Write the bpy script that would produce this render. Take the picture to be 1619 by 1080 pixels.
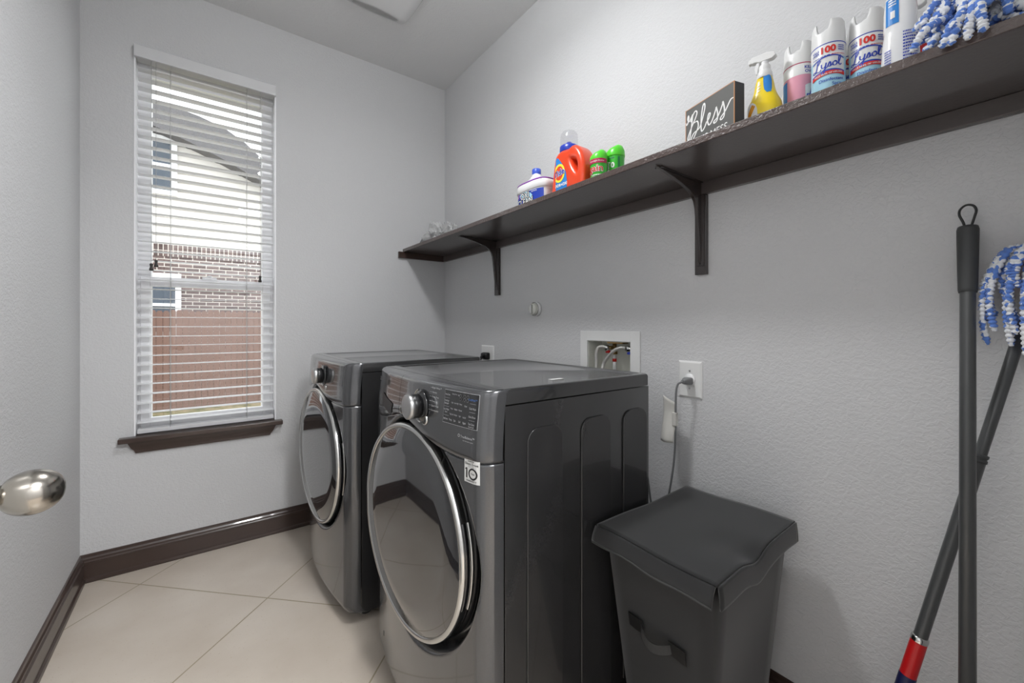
import bpy, bmesh, math, random
from mathutils import Matrix, Vector, noise
random.seed(7)
PI = math.pi
for o in list(bpy.data.objects): bpy.data.objects.remove(o)
SC = bpy.context.scene
COL = SC.collection

# ------------------------------------------------------------------ camera
cd = bpy.data.cameras.new('camera'); cam = bpy.data.objects.new('camera', cd); COL.objects.link(cam)
cam.location = (-1.332, -2.573, 1.1265)
cam.rotation_euler = (PI/2, 0, -0.6380)
cd.sensor_width = 36; cd.lens = 656.24/1619*36; cd.shift_y = -26.5/1619
cd.clip_start = 0.02; cd.clip_end = 200
SC.camera = cam

# ------------------------------------------------------------------ world, lights, exposure
w = bpy.data.worlds.new('sky'); SC.world = w; w.use_nodes = True
bg = w.node_tree.nodes['Background']; bg.inputs[0].default_value = (0.97, 0.98, 1.0, 1); bg.inputs[1].default_value = 1.7
def area(name, loc, rot, sx, sy, power, col=(1, 1, 1), shape='RECTANGLE', spread=PI):
    l = bpy.data.lights.new(name, 'AREA'); l.shape = shape; l.size = sx; l.size_y = sy
    l.energy = power; l.color = col; l.spread = spread
    o = bpy.data.objects.new(name, l); COL.objects.link(o); o.location = loc; o.rotation_euler = rot
    return o
_pl = bpy.data.lights.new('ceiling_lamp_light', 'POINT'); _pl.energy = 8.0; _pl.shadow_soft_size = 0.095; _pl.color = (0.985, 0.99, 1.0)
_po = bpy.data.objects.new('ceiling_lamp_light', _pl); COL.objects.link(_po); _po.location = (-0.85, -1.50, 2.60)
area('ceiling_lamp_down', (-0.85, -1.50, 2.47), (0, 0, 0), 0.2, 0.2, 6.8, (0.985, 0.99, 1.0), 'DISK')
area('hall_fill_light', (-0.75, -3.40, 2.62), (0, 0, 0), 0.6, 0.6, 54, (0.98, 0.99, 1.0), 'DISK')  # added fill, no known lamp: unseen soft light through the doorway behind the camera
pt = area('window_portal', (-1.305, 0.16, 1.5), (-PI/2, 0, 0), 0.56, 1.78, 1)
pt.data.cycles.is_portal = True
SC.view_settings.view_transform = 'Standard'; SC.view_settings.look = 'None'
SC.view_settings.exposure = 0.72; SC.view_settings.gamma = 1.0; SC.view_settings.use_curve_mapping = False

# ------------------------------------------------------------------ materials
def S2L(c):
    return tuple(((x/255)/12.92 if x/255 <= 0.04045 else ((x/255+0.055)/1.055)**2.4) for x in c)
def mat(name, rgb, rough=0.5, metal=0.0, bump=None, coat=0.0, spec=0.5, ior=1.5, var=None, sheen=0.0, raw=False):
    m = bpy.data.materials.new(name); m.use_nodes = True; nt = m.node_tree; N = nt.nodes; L = nt.links
    b = N['Principled BSDF']; c = rgb if raw else S2L(rgb)
    b.inputs['Base Color'].default_value = (*c, 1); b.inputs['Roughness'].default_value = rough
    b.inputs['Metallic'].default_value = metal; b.inputs['IOR'].default_value = ior
    b.inputs['Coat Weight'].default_value = coat; b.inputs['Coat Roughness'].default_value = 0.05
    b.inputs['Specular IOR Level'].default_value = spec
    b.inputs['Sheen Weight'].default_value = sheen
    tc = N.new('ShaderNodeTexCoord')
    if var:   # (scale, amount)
        n = N.new('ShaderNodeTexNoise'); n.inputs['Scale'].default_value = var[0]; n.inputs['Detail'].default_value = 4
        L.new(tc.outputs['Object'], n.inputs['Vector'])
        mx = N.new('ShaderNodeMix'); mx.data_type = 'RGBA'; mx.blend_type = 'MIX'
        mx.inputs[6].default_value = (*[x*(1-var[1]) for x in c], 1); mx.inputs[7].default_value = (*[min(1, x*(1+var[1])) for x in c], 1)
        L.new(n.outputs['Fac'], mx.inputs[0]); L.new(mx.outputs[2], b.inputs['Base Color'])
    if bump:  # (scale, strength, distance, detail)
        n = N.new('ShaderNodeTexNoise'); n.inputs['Scale'].default_value = bump[0]; n.inputs['Detail'].default_value = bump[3] if len(bump) > 3 else 3
        L.new(tc.outputs['Object'], n.inputs['Vector'])
        bp = N.new('ShaderNodeBump'); bp.inputs['Strength'].default_value = bump[1]; bp.inputs['Distance'].default_value = bump[2]
        L.new(n.outputs['Fac'], bp.inputs['Height']); L.new(bp.outputs['Normal'], b.inputs['Normal'])
    return m
def wall_mat(name, rgb, amt=1.0):
    m = mat(name, rgb, rough=0.75, spec=0.3); nt = m.node_tree; N = nt.nodes; L = nt.links; b = N['Principled BSDF']
    tc = N.new('ShaderNodeTexCoord')
    mp = N.new('ShaderNodeMapping'); mp.inputs['Scale'].default_value = (1, 1, 1.25)
    L.new(tc.outputs['Object'], mp.inputs['Vector'])
    n1 = N.new('ShaderNodeTexNoise'); n1.inputs['Scale'].default_value = 85; n1.inputs['Detail'].default_value = 3; n1.inputs['Distortion'].default_value = 0.8
    L.new(mp.outputs[0], n1.inputs['Vector'])
    cr = N.new('ShaderNodeValToRGB'); cr.color_ramp.elements[0].position = 0.42; cr.color_ramp.elements[1].position = 0.58
    L.new(n1.outputs['Fac'], cr.inputs[0])
    bp = N.new('ShaderNodeBump'); bp.inputs['Strength'].default_value = 0.40*amt; bp.inputs['Distance'].default_value = 0.0016
    L.new(cr.outputs[0], bp.inputs['Height']); L.new(bp.outputs['Normal'], b.inputs['Normal'])
    return m
M = {}
M['wall'] = wall_mat('grey_wall_paint', (206, 206, 207))
M['ceil'] = wall_mat('ceiling_paint', (222, 222, 222), 1.0)
M['trim'] = mat('dark_brown_trim', (62, 47, 41), 0.32, coat=0.35, var=(9, .12), bump=(60, .05, .001))
M['shelfw'] = mat('dark_brown_shelf_paint', (78, 70, 68), 0.34, coat=0.5, bump=(120, .25, .0015))
M['shelfedge'] = mat('textured_shelf_edge_paint', (78, 64, 60), 0.28, coat=0.4, bump=(150, .9, .003, 4))
M['bracket'] = mat('dark_brown_bracket_paint', (48, 40, 38), 0.25, coat=0.5)
M['white'] = mat('white_plastic', (225, 225, 224), 0.35)
M['whiteg'] = mat('white_gloss_plastic', (236, 236, 236), 0.18, coat=0.4)
M['blind'] = mat('white_blind_vinyl', (248, 248, 249), 0.4)
M['vinyl'] = mat('white_window_vinyl', (246, 246, 248), 0.35)
M['cord'] = mat('blind_cord', (190, 190, 190), 0.8)
M['tassel'] = mat('brown_tassel', (48, 44, 42), 0.5)
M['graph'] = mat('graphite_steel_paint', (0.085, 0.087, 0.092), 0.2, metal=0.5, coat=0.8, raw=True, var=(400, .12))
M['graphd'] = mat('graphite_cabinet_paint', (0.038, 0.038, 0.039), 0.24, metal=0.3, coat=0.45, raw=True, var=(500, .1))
M['lid'] = mat('graphite_lid', (0.05, 0.05, 0.051), 0.16, metal=0.4, coat=0.8, raw=True)
M['glass_d'] = mat('dark_door_glass', (0.020, 0.021, 0.024), 0.04, coat=0.6, raw=True, ior=1.75, spec=0.6)
M['chrome'] = mat('polished_chrome', (205, 205, 203), 0.16, metal=1.0)
M['brushed'] = mat('brushed_silver', (190, 190, 190), 0.3, metal=1.0)
M['black'] = mat('black_plastic', (14, 14, 16), 0.35)
M['blackg'] = mat('black_gloss_plastic', (18, 18, 20), 0.12, coat=0.7)
M['disp'] = mat('display_glass', (40, 41, 43), 0.15, coat=0.6)
M['print'] = mat('pale_print', (186, 186, 188), 0.5)
M['dimprint'] = mat('dim_display_digits', (84, 84, 86), 0.5)
M['blueprint'] = mat('blue_print', (80, 120, 190), 0.5)
M['ink'] = mat('black_ink', (22, 22, 24), 0.6)
M['sticker'] = mat('white_sticker', (222, 222, 220), 0.45)
M['orange_st'] = mat('orange_sticker', (224, 112, 70), 0.5)
M['nickel'] = mat('satin_nickel', (168, 163, 155), 0.2, metal=1.0)
M['fabric'] = mat('charcoal_hamper_fabric', (37, 37, 38), 0.85, bump=(900, .35, .0006, 2), sheen=0.25)
M['strap'] = mat('hamper_strap_webbing', (66, 66, 66), 0.8, bump=(500, .5, .001))
M['leather'] = mat('hamper_strap_patch', (20, 20, 21), 0.45)
M['pole'] = mat('grey_pole_coating', (72, 73, 74), 0.34, coat=0.2)
M['grip'] = mat('dark_grey_grip', (64, 65, 66), 0.55)
M['red'] = mat('red_plastic', (196, 24, 28), 0.35)
M['navy'] = mat('navy_band', (26, 30, 74), 0.4)
M['brass'] = mat('brass', (150, 122, 78), 0.3, metal=1.0)
M['hose'] = mat('braided_steel_hose', (196, 194, 190), 0.38, metal=0.6, bump=(900, .8, .001))
M['greycord'] = mat('grey_cable', (120, 121, 122), 0.5)
M['paper'] = mat('white_paper_tag', (214, 212, 206), 0.7)
M['signface'] = mat('grey_sign_paint', (92, 92, 90), 0.6, var=(30, .05))
M['signside'] = mat('dark_sign_side', (64, 64, 68), 0.6)
M['signedge'] = mat('bare_wood_edge', (196, 140, 96), 0.6)
M['lettering'] = mat('white_lettering', (232, 232, 230), 0.6)
M['orange'] = mat('orange_bottle_plastic', (226, 70, 34), 0.28, coat=0.3)
M['blue'] = mat('blue_plastic', (40, 62, 170), 0.3)
M['capblue'] = mat('mid_blue_cap', (62, 92, 196), 0.35)
M['lblue'] = mat('sky_blue_label', (40, 128, 205), 0.4)
M['royal'] = mat('royal_blue_ink', (30, 60, 170), 0.45)
M['purple'] = mat('purple_plastic', (130, 50, 160), 0.4)
M['yellow'] = mat('yellow_plastic', (236, 206, 26), 0.28, coat=0.2)
M['lyellow'] = mat('yellow_label', (240, 224, 60), 0.45)
M['green'] = mat('green_bottle', (52, 178, 44), 0.3, coat=0.2)
M['lgreen'] = mat('bright_green_cap', (86, 206, 50), 0.32)
M['dgreen'] = mat('dark_green_ink', (24, 110, 60), 0.5)
M['magenta'] = mat('magenta_band', (176, 28, 78), 0.45)
M['pink'] = mat('pink_label', (226, 156, 176), 0.4)
M['pale'] = mat('pale_blue_label', (168, 214, 232), 0.35)
M['redink'] = mat('red_ink', (206, 40, 30), 0.45)
M['orangei'] = mat('amber_ink', (224, 150, 30), 0.5)
M['cream'] = mat('cream_plastic', (214, 214, 206), 0.35)
M['grille'] = mat('grille_shadow', (70, 70, 70), 0.7)
M['fence'] = mat('red_brown_fence_wood', (124, 96, 86), 0.85, var=(3, .18), bump=(40, .3, .004))
M['siding'] = mat('cream_siding', (230, 226, 221), 0.8)
M['roof'] = mat('grey_roof_shingle', (108, 106, 108), 0.9, bump=(30, .6, .01), var=(12, .2))
M['darkglass'] = mat('window_glass_dark', (62, 74, 88), 0.12, coat=0.3)
M['wrap'] = mat('crumpled_wrap', (176, 176, 176), 0.25, bump=(60, .6, .004))

def glass_mat(name, tint=(1, 1, 1), gl=0.06, rough=0.0):
    m = bpy.data.materials.new(name); m.use_nodes = True; N = m.node_tree.nodes; L = m.node_tree.links
    for n in list(N): N.remove(n)
    out = N.new('ShaderNodeOutputMaterial'); t = N.new('ShaderNodeBsdfTransparent'); g = N.new('ShaderNodeBsdfGlossy'); mx = N.new('ShaderNodeMixShader')
    t.inputs[0].default_value = (*tint, 1); g.inputs['Roughness'].default_value = rough; mx.inputs[0].default_value = gl
    L.new(t.outputs[0], mx.inputs[1]); L.new(g.outputs[0], mx.inputs[2]); L.new(mx.outputs[0], out.inputs[0]); return m
_b = M['blind'].node_tree; _t = _b.nodes.new('ShaderNodeBsdfTranslucent'); _t.inputs[0].default_value = (.85, .85, .86, 1); _x = _b.nodes.new('ShaderNodeMixShader'); _x.inputs[0].default_value = .4
_b.links.new(_b.nodes['Principled BSDF'].outputs[0], _x.inputs[1]); _b.links.new(_t.outputs[0], _x.inputs[2]); _b.links.new(_x.outputs[0], _b.nodes['Material Output'].inputs[0])
M['pane'] = glass_mat('clear_window_glass', (0.96, 0.98, 0.98), 0.05)
M['clearcup'] = glass_mat('clear_plastic_cup', (0.95, 0.95, 0.96), 0.09, 0.1)

def tile_mat():
    m = mat('beige_floor_tile', (206, 194, 178), 0.3, coat=0.1); N = m.node_tree.nodes; L = m.node_tree.links; b = N['Principled BSDF']
    tc = N.new('ShaderNodeTexCoord'); mp = N.new('ShaderNodeMapping'); mp.vector_type = 'TEXTURE'
    mp.inputs['Location'].default_value = (-1.556, -0.165, 0); mp.inputs['Rotation'].default_value = (0, 0, math.radians(45)); mp.inputs['Scale'].default_value = (0.613, 0.613, 1)
    L.new(tc.outputs['Object'], mp.inputs['Vector'])
    sep = N.new('ShaderNodeSeparateXYZ'); L.new(mp.outputs[0], sep.inputs[0])
    def m2(op, a, b2=None, c=None):
        n = N.new('ShaderNodeMath'); n.operation = op
        for i, v in enumerate((a, b2, c)):
            if v is None: continue
            if isinstance(v, (int, float)): n.inputs[i].default_value = v
            else: L.new(v, n.inputs[i])
        return n.outputs[0]
    ds = []
    for i in (0, 1):
        f = m2('FRACT', m2('ADD', sep.outputs[i], 100.0)); ds.append(m2('MINIMUM', f, m2('SUBTRACT', 1.0, f)))
    d = m2('MINIMUM', ds[0], ds[1])
    line = m2('LESS_THAN', d, 0.0042)
    n1 = N.new('ShaderNodeTexNoise'); n1.inputs['Scale'].default_value = 3.5; n1.inputs['Detail'].default_value = 6; L.new(tc.outputs['Object'], n1.inputs['Vector'])
    n2 = N.new('ShaderNodeTexNoise'); n2.inputs['Scale'].default_value = 160; n2.inputs['Detail'].default_value = 2; L.new(tc.outputs['Object'], n2.inputs['Vector'])
    cr = N.new('ShaderNodeValToRGB'); cr.color_ramp.elements[0].position = .3; cr.color_ramp.elements[1].position = .7
    cr.color_ramp.elements[0].color = (*S2L((196, 184, 170)), 1); cr.color_ramp.elements[1].color = (*S2L((210, 200, 188)), 1)
    L.new(n1.outputs['Fac'], cr.inputs[0])
    sp = m2('LESS_THAN', n2.outputs['Fac'], 0.30)
    mx0 = N.new('ShaderNodeMix'); mx0.data_type = 'RGBA'; L.new(sp, mx0.inputs[0]); L.new(cr.outputs[0], mx0.inputs[6]); mx0.inputs[7].default_value = (*S2L((186, 170, 148)), 1)
    mx = N.new('ShaderNodeMix'); mx.data_type = 'RGBA'; L.new(line, mx.inputs[0]); L.new(mx0.outputs[2], mx.inputs[6]); mx.inputs[7].default_value = (*S2L((158, 146, 122)), 1)
    L.new(mx.outputs[2], b.inputs['Base Color'])
    bp = N.new('ShaderNodeBump'); bp.inputs['Strength'].default_value = 0.5; bp.inputs['Distance'].default_value = 0.002
    L.new(m2('SUBTRACT', 1.0, line), bp.inputs['Height']); L.new(bp.outputs['Normal'], b.inputs['Normal'])
    return m
M['tile'] = tile_mat()
def brick_mat(name, soldier=False):
    m = mat(name, (120, 96, 88), 0.85); N = m.node_tree.nodes; L = m.node_tree.links; b = N['Principled BSDF']
    tc = N.new('ShaderNodeTexCoord'); sep = N.new('ShaderNodeSeparateXYZ'); cb = N.new('ShaderNodeCombineXYZ')
    L.new(tc.outputs['Object'], sep.inputs[0])
    L.new(sep.outputs[0], cb.inputs[0]); L.new(sep.outputs[2], cb.inputs[1])
    br = N.new('ShaderNodeTexBrick'); L.new(cb.outputs[0], br.inputs['Vector']); br.inputs['Scale'].default_value = 1.0
    br.inputs['Color1'].default_value = (*S2L((84, 68, 66)), 1); br.inputs['Color2'].default_value = (*S2L((122, 102, 98)), 1); br.inputs['Mortar'].default_value = (*S2L((206, 198, 190)), 1)
    br.inputs['Mortar Size'].default_value = 0.008
    br.inputs['Brick Width'].default_value = 0.075 if soldier else 0.22; br.inputs['Row Height'].default_value = 0.21 if soldier else 0.075
    if soldier: br.offset = 0
    L.new(br.outputs['Color'], b.inputs['Base Color']); return m
M['brick'] = brick_mat('house_brick'); M['soldier'] = brick_mat('soldier_course_brick', True)
def grass_mat():
    m = mat('dry_grass', (140, 132, 96), 0.95, bump=(60, 1, .03)); N = m.node_tree.nodes; L = m.node_tree.links; b = N['Principled BSDF']
    tc = N.new('ShaderNodeTexCoord'); n = N.new('ShaderNodeTexNoise'); n.inputs['Scale'].default_value = 7; n.inputs['Detail'].default_value = 8; L.new(tc.outputs['Object'], n.inputs['Vector'])
    cr = N.new('ShaderNodeValToRGB'); cr.color_ramp.elements[0].position = .35; cr.color_ramp.elements[1].position = .65
    cr.color_ramp.elements[0].color = (*S2L((104, 110, 70)), 1); cr.color_ramp.elements[1].color = (*S2L((176, 158, 126)), 1)
    L.new(n.outputs['Fac'], cr.inputs[0]); L.new(cr.outputs[0], b.inputs['Base Color']); return m
M['grass'] = grass_mat()
def strand_mat():
    m = mat('blue_and_white_chenille', (220, 222, 226), 0.9, sheen=0.3, bump=(400, .6, .001)); N = m.node_tree.nodes; L = m.node_tree.links; b = N['Principled BSDF']
    tc = N.new('ShaderNodeTexCoord'); n = N.new('ShaderNodeTexVoronoi'); n.inputs['Scale'].default_value = 105; L.new(tc.outputs['Object'], n.inputs['Vector'])
    sx = N.new('ShaderNodeSeparateColor'); L.new(n.outputs['Color'], sx.inputs[0])
    cr = N.new('ShaderNodeValToRGB'); cr.color_ramp.interpolation = 'CONSTANT'; cr.color_ramp.elements[0].position = 0; cr.color_ramp.elements[1].position = .5
    cr.color_ramp.elements[0].color = (*S2L((92, 130, 205)), 1); cr.color_ramp.elements[1].color = (*S2L((226, 228, 232)), 1)
    L.new(sx.outputs[0], cr.inputs[0]); L.new(cr.outputs[0], b.inputs['Base Color']); return m
M['strand'] = strand_mat()

# ------------------------------------------------------------------ mesh helpers
def smooth_pts(pts, n=6, cyc=False):
    P = [Vector(p) for p in pts]; out = []; N = len(P)
    rng = range(N if cyc else N-1)
    for i in rng:
        p1 = P[i]; p2 = P[(i+1) % N]
        p0 = P[i-1] if (i > 0 or cyc) else p1*2-p2
        p3 = P[(i+2) % N] if (i+2 < N or cyc) else p2*2-p1
        for k in range(n):
            t = k/n; out.append(0.5*((2*p1)+(p2-p0)*t+(2*p0-5*p1+4*p2-p3)*t*t+(3*p1-p0-3*p2+p3)*t*t*t))
    if not cyc: out.append(P[-1])
    return out
class MB:
    def __init__(s): s.bm = bmesh.new(); s.T = Matrix.Identity(4)
    def add(s, vs, fs, smooth=False, T=None):
        T = T or s.T; bv = [s.bm.verts.new(T @ Vector(v)) for v in vs]
        for f in fs:
            try: g = s.bm.faces.new([bv[i] for i in f]); g.smooth = smooth
            except ValueError: pass
        return s
    def box(s, x0, x1, y0, y1, z0, z1, T=None):
        v = [(x, y, z) for x in (x0, x1) for y in (y0, y1) for z in (z0, z1)]
        return s.add(v, [(0, 1, 3, 2), (4, 6, 7, 5), (0, 4, 5, 1), (2, 3, 7, 6), (0, 2, 6, 4), (1, 5, 7, 3)], T=T)
    def lathe(s, prof, seg=32, T=None, a0=0, a1=2*PI, smooth=True, sx=1, sy=1):
        full = abs(a1-a0-2*PI) < 1e-6; n = seg if full else seg+1; vs = []; fs = []
        for (r, z) in prof:
            for k in range(n):
                a = a0+(a1-a0)*k/seg; vs.append((r*math.cos(a)*sx, r*math.sin(a)*sy, z))
        for i in range(len(prof)-1):
            for k in range(seg):
                k2 = (k+1) % n if full else k+1
                fs.append((i*n+k, i*n+k2, (i+1)*n+k2, (i+1)*n+k))
        return s.add(vs, fs, smooth, T)
    def loft(s, rings, smooth=True, cap=True, T=None, cyc=True):
        n = len(rings[0]); vs = [v for r in rings for v in r]; fs = []
        for i in range(len(rings)-1):
            for k in range(n if cyc else n-1): fs.append((i*n+k, i*n+(k+1) % n, (i+1)*n+(k+1) % n, (i+1)*n+k))
        if cap: fs.append(tuple(range(n))[::-1]); fs.append(tuple((len(rings)-1)*n+k for k in range(n)))
        return s.add(vs, fs, smooth, T)
    def tube(s, pts, r, seg=8, cyc=False, T=None, cap=True):
        P = [Vector(p) for p in pts]; n = len(P); rings = []; up = Vector((0.13, 0.31, 0.94)).normalized(); prev = None
        for i in range(n):
            a = P[i-1] if (i > 0 or cyc) else P[i]; b = P[(i+1) % n] if (i < n-1 or cyc) else P[i]
            t = (b-a); t = t.normalized() if t.length > 1e-9 else Vector((0, 0, 1))
            if prev is None:
                u = t.cross(up); u = u.normalized() if u.length > 1e-3 else t.orthogonal().normalized()
            else:
                u = prev-t*prev.dot(t); u = u.normalized() if u.length > 1e-6 else t.orthogonal().normalized()
            prev = u; v = t.cross(u); rr = r(i/(max(n-1, 1))) if callable(r) else r
            rings.append([tuple(P[i]+(u*math.cos(2*PI*k/seg)+v*math.sin(2*PI*k/seg))*rr) for k in range(seg)])
        if cyc: rings.append(rings[0]); cap = False
        return s.loft(rings, True, cap, T)
    def prism(s, poly, d, T=None, smooth=False):   # poly in local xy, extruded 0..d in z
        n = len(poly); vs = [(p[0], p[1], 0) for p in poly]+[(p[0], p[1], d) for p in poly]
        fs = [tuple(range(n))[::-1], tuple(range(n, 2*n))]+[(i, (i+1) % n, n+(i+1) % n, n+i) for i in range(n)]
        return s.add(vs, fs, smooth, T)
    def grid(s, f, nu, nv, smooth=True, T=None):
        vs = [f(i/nu, j/nv) for j in range(nv+1) for i in range(nu+1)]
        fs = [(j*(nu+1)+i, j*(nu+1)+i+1, (j+1)*(nu+1)+i+1, (j+1)*(nu+1)+i) for j in range(nv) for i in range(nu)]
        return s.add(vs, fs, smooth, T)
    def build(s, name, m, parent=None, bevel=0, seg=2, weld=False, solid=0, autos=True):
        if weld: bmesh.ops.remove_doubles(s.bm, verts=s.bm.verts, dist=1e-6)
        bmesh.ops.recalc_face_normals(s.bm, faces=s.bm.faces)
        me = bpy.data.meshes.new(name); s.bm.to_mesh(me); s.bm.free(); me.materials.append(m)
        o = bpy.data.objects.new(name, me); COL.objects.link(o)
        if parent: o.parent = parent
        if solid:
            q = o.modifiers.new('solid', 'SOLIDIFY'); q.thickness = solid; q.offset = 0
        if bevel:
            q = o.modifiers.new('bevel', 'BEVEL'); q.width = bevel; q.segments = seg; q.limit_method = 'ANGLE'; q.angle_limit = math.radians(40)
            if seg > 1:
                for p in me.polygons: p.use_smooth = True
                q.harden_normals = True
        return o
def frame(o, x, y, z):
    m = Matrix.Identity(4)
    for i, a in enumerate((x, y, z)):
        a = Vector(a).normalized()
        for k in range(3): m[k][i] = a[k]
    for k in range(3): m[k][3] = o[k]
    return m
def tag(o, label=None, cat=None, group=None, kind=None):
    if label: o['label'] = label
    if cat: o['category'] = cat
    if group: o['group'] = group
    if kind: o['kind'] = kind
    return o
def empty(name, loc, label=None, cat=None, group=None, rz=0):
    o = bpy.data.objects.new(name, None); COL.objects.link(o); o.location = loc; o.rotation_euler = (0, 0, rz); o.empty_display_size = .05
    return tag(o, label, cat, group)
def struct(mb, name, m, **k): return tag(mb.build(name, m, **k), kind='structure')

def text_mesh(body, size, align='CENTER', sx=1.0, shear=0.0, bold=0.0):
    c = bpy.data.curves.new('t', 'FONT'); c.body = body; c.size = size; c.align_x = align; c.align_y = 'CENTER'; c.shear = shear; c.offset = bold; c.resolution_u = 3
    o = bpy.data.objects.new('t', c); me = bpy.data.meshes.new_from_object(o)
    vs = [(v.co.x*sx, v.co.y) for v in me.vertices]; fs = [tuple(p.vertices) for p in me.polygons]
    bpy.data.objects.remove(o); bpy.data.curves.remove(c); bpy.data.meshes.remove(me)
    return vs, fs
def put2d(mb, vf, fn):   # map a flat 2D mesh through fn(x, y) -> 3D
    vs, fs = vf; mb.add([fn(x, y) for x, y in vs], fs); return mb
def ribbon(pts, w, n=7):
    P = smooth_pts([(p[0], p[1], 0) for p in pts], n); vs = []; fs = []
    for i, p in enumerate(P):
        a = P[max(i-1, 0)]; b = P[min(i+1, len(P)-1)]; t = (b-a); t = t.normalized() if t.length > 1e-9 else Vector((1, 0, 0))
        ww = w*(0.55+0.45*abs(t.y)) ; nrm = Vector((-t.y, t.x, 0))*ww/2
        vs += [(p.x+nrm.x, p.y+nrm.y), (p.x-nrm.x, p.y-nrm.y)]
        if i: fs.append((2*i-2, 2*i-1, 2*i+1, 2*i))
    return vs, fs
def rect2d(x0, x1, y0, y1, nx=10, ny=1, bow=0.0):
    vs = []; fs = []
    for j in range(ny+1):
        for i in range(nx+1):
            t = i/nx; vs.append((x0+(x1-x0)*t, y0+(y1-y0)*j/ny+bow*(1-(2*t-1)**2)))
    for j in range(ny):
        for i in range(nx): fs.append((j*(nx+1)+i, j*(nx+1)+i+1, (j+1)*(nx+1)+i+1, (j+1)*(nx+1)+i))
    return vs, fs
def ell2d(cx, cy, rx, ry, n=24):
    return [(cx, cy)]+[(cx+rx*math.cos(2*PI*k/n), cy+ry*math.sin(2*PI*k/n)) for k in range(n)], [(0, k+1, (k+1) % n+1) for k in range(n)]
def ring2d(cx, cy, rx, ry, w, n=24):
    v = []; 
    for k in range(n):
        a = 2*PI*k/n; v += [(cx+rx*math.cos(a), cy+ry*math.sin(a)), (cx+(rx-w)*math.cos(a), cy+(ry-w)*math.sin(a))]
    return v, [(2*k, 2*((k+1) % n), 2*((k+1) % n)+1, 2*k+1) for k in range(n)]
def scribble(x0, x1, y0, y1, rows, seed=1):   # rows of short dashes, small unreadable print
    r = random.Random(seed); vs = []; fs = []
    for k in range(rows):
        y = y1-(y1-y0)*(k+.5)/rows; h = (y1-y0)/rows*.5; x = x0
        while x < x1-1e-5:
            wd = (x1-x0)*r.uniform(.05, .16); xe = min(x+wd, x1); b = len(vs)
            vs += [(x, y-h/2), (xe, y-h/2), (xe, y+h/2), (x, y+h/2)]; fs.append((b, b+1, b+2, b+3)); x = xe+(x1-x0)*.03
    return vs, fs
def merge2d(*L_):
    vs = []; fs = []
    for v, f in L_:
        b = len(vs); vs += v; fs += [tuple(i+b for i in q) for q in f]
    return vs, fs
def xf2d(vf, dx=0, dy=0, s=1, sy=None, rot=0):
    c, sn = math.cos(rot), math.sin(rot); sy = s if sy is None else sy
    return [((x*s*c-y*sy*sn)+dx, (x*s*sn+y*sy*c)+dy) for x, y in vf[0]], vf[1]

# ------------------------------------------------------------------ room
W_, CEIL, YF = 1.767, 2.74, -2.62
struct(MB().box(-2.4, 0.14, -4.2, 0.14, -0.1, 0), 'floor', M['tile'])
struct(MB().box(-2.4, 0.14, -4.2, 0.14, CEIL, CEIL+.1), 'ceiling', M['ceil'])
# right wall with the pocket for the valve box
by0, by1, bz0, bz1 = -1.556, -1.326, 0.86, 1.062
mb = MB().box(0, .14, by1, 0.14, 0, CEIL).box(0, .14, -2.74, by0, 0, CEIL).box(0, .14, by0, by1, 0, bz0).box(0, .14, by0, by1, bz1, CEIL).box(.095, .14, by0, by1, bz0, bz1)
struct(mb, 'wall_right', M['wall'])
struct(MB().box(-W_-.14, -W_, -2.74, 0.14, 0, CEIL), 'wall_left', M['wall'])
wx0, wx1, wz0, wz1 = -1.592, -1.020, 0.612, 2.405
mb = MB().box(-W_, wx0, 0, .14, 0, CEIL).box(wx1, 0, 0, .14, 0, CEIL).box(wx0, wx1, 0, .14, 0, wz0).box(wx0, wx1, 0, .14, wz1, CEIL)
struct(mb, 'wall_back', M['wall'])
dx0, dx1, dz = -1.60, -0.79, 2.43
mb = MB().box(-W_, dx0, -2.74, YF, 0, CEIL).box(dx1, 0, -2.74, YF, 0, CEIL).box(dx0, dx1, -2.74, YF, dz, CEIL)
struct(mb, 'wall_front', M['wall'])
struct(MB().box(-2.4, -2.3, -4.2, -2.74, 0, CEIL).box(0.04, .14, -4.2, -2.74, 0, CEIL).box(-2.3, 0.04, -4.2, -4.1, 0, CEIL).box(-2.3, -W_, -2.76, -2.74, 0, CEIL), 'wall_hall', M['wall'])

# baseboards: moulded profile (depth, height) with shoe
BP = [(0, 0), (.019, 0), (.021, .008), (.019, .017), (.0135, .021), (.0135, .082), (.0155, .0835), (.0155, .089), (.011, .094), (.0105, .101), (.0065, .108), (.005, .117), (0, .120)]
def bboard(name, a, b, n):   # along a->b, n = direction out from the wall
    a = Vector(a); b = Vector(b); n = Vector(n)
    mb = MB(); rings = []
    for P, e in ((a, 0), (b, 1)):
        rings.append([tuple(P+n*d+Vector((0, 0, h))) for d, h in BP])
    mb.loft(rings, smooth=False); return struct(mb, name, M['trim'])
bboard('baseboard_back', (-W_, 0, 0), (0, 0, 0), (0, -1, 0))
bboard('baseboard_left', (-W_, 0, 0), (-W_, -2.62, 0), (1, 0, 0))
bboard('baseboard_right', (0, 0, 0), (0, -2.62, 0), (-1, 0, 0))
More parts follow.
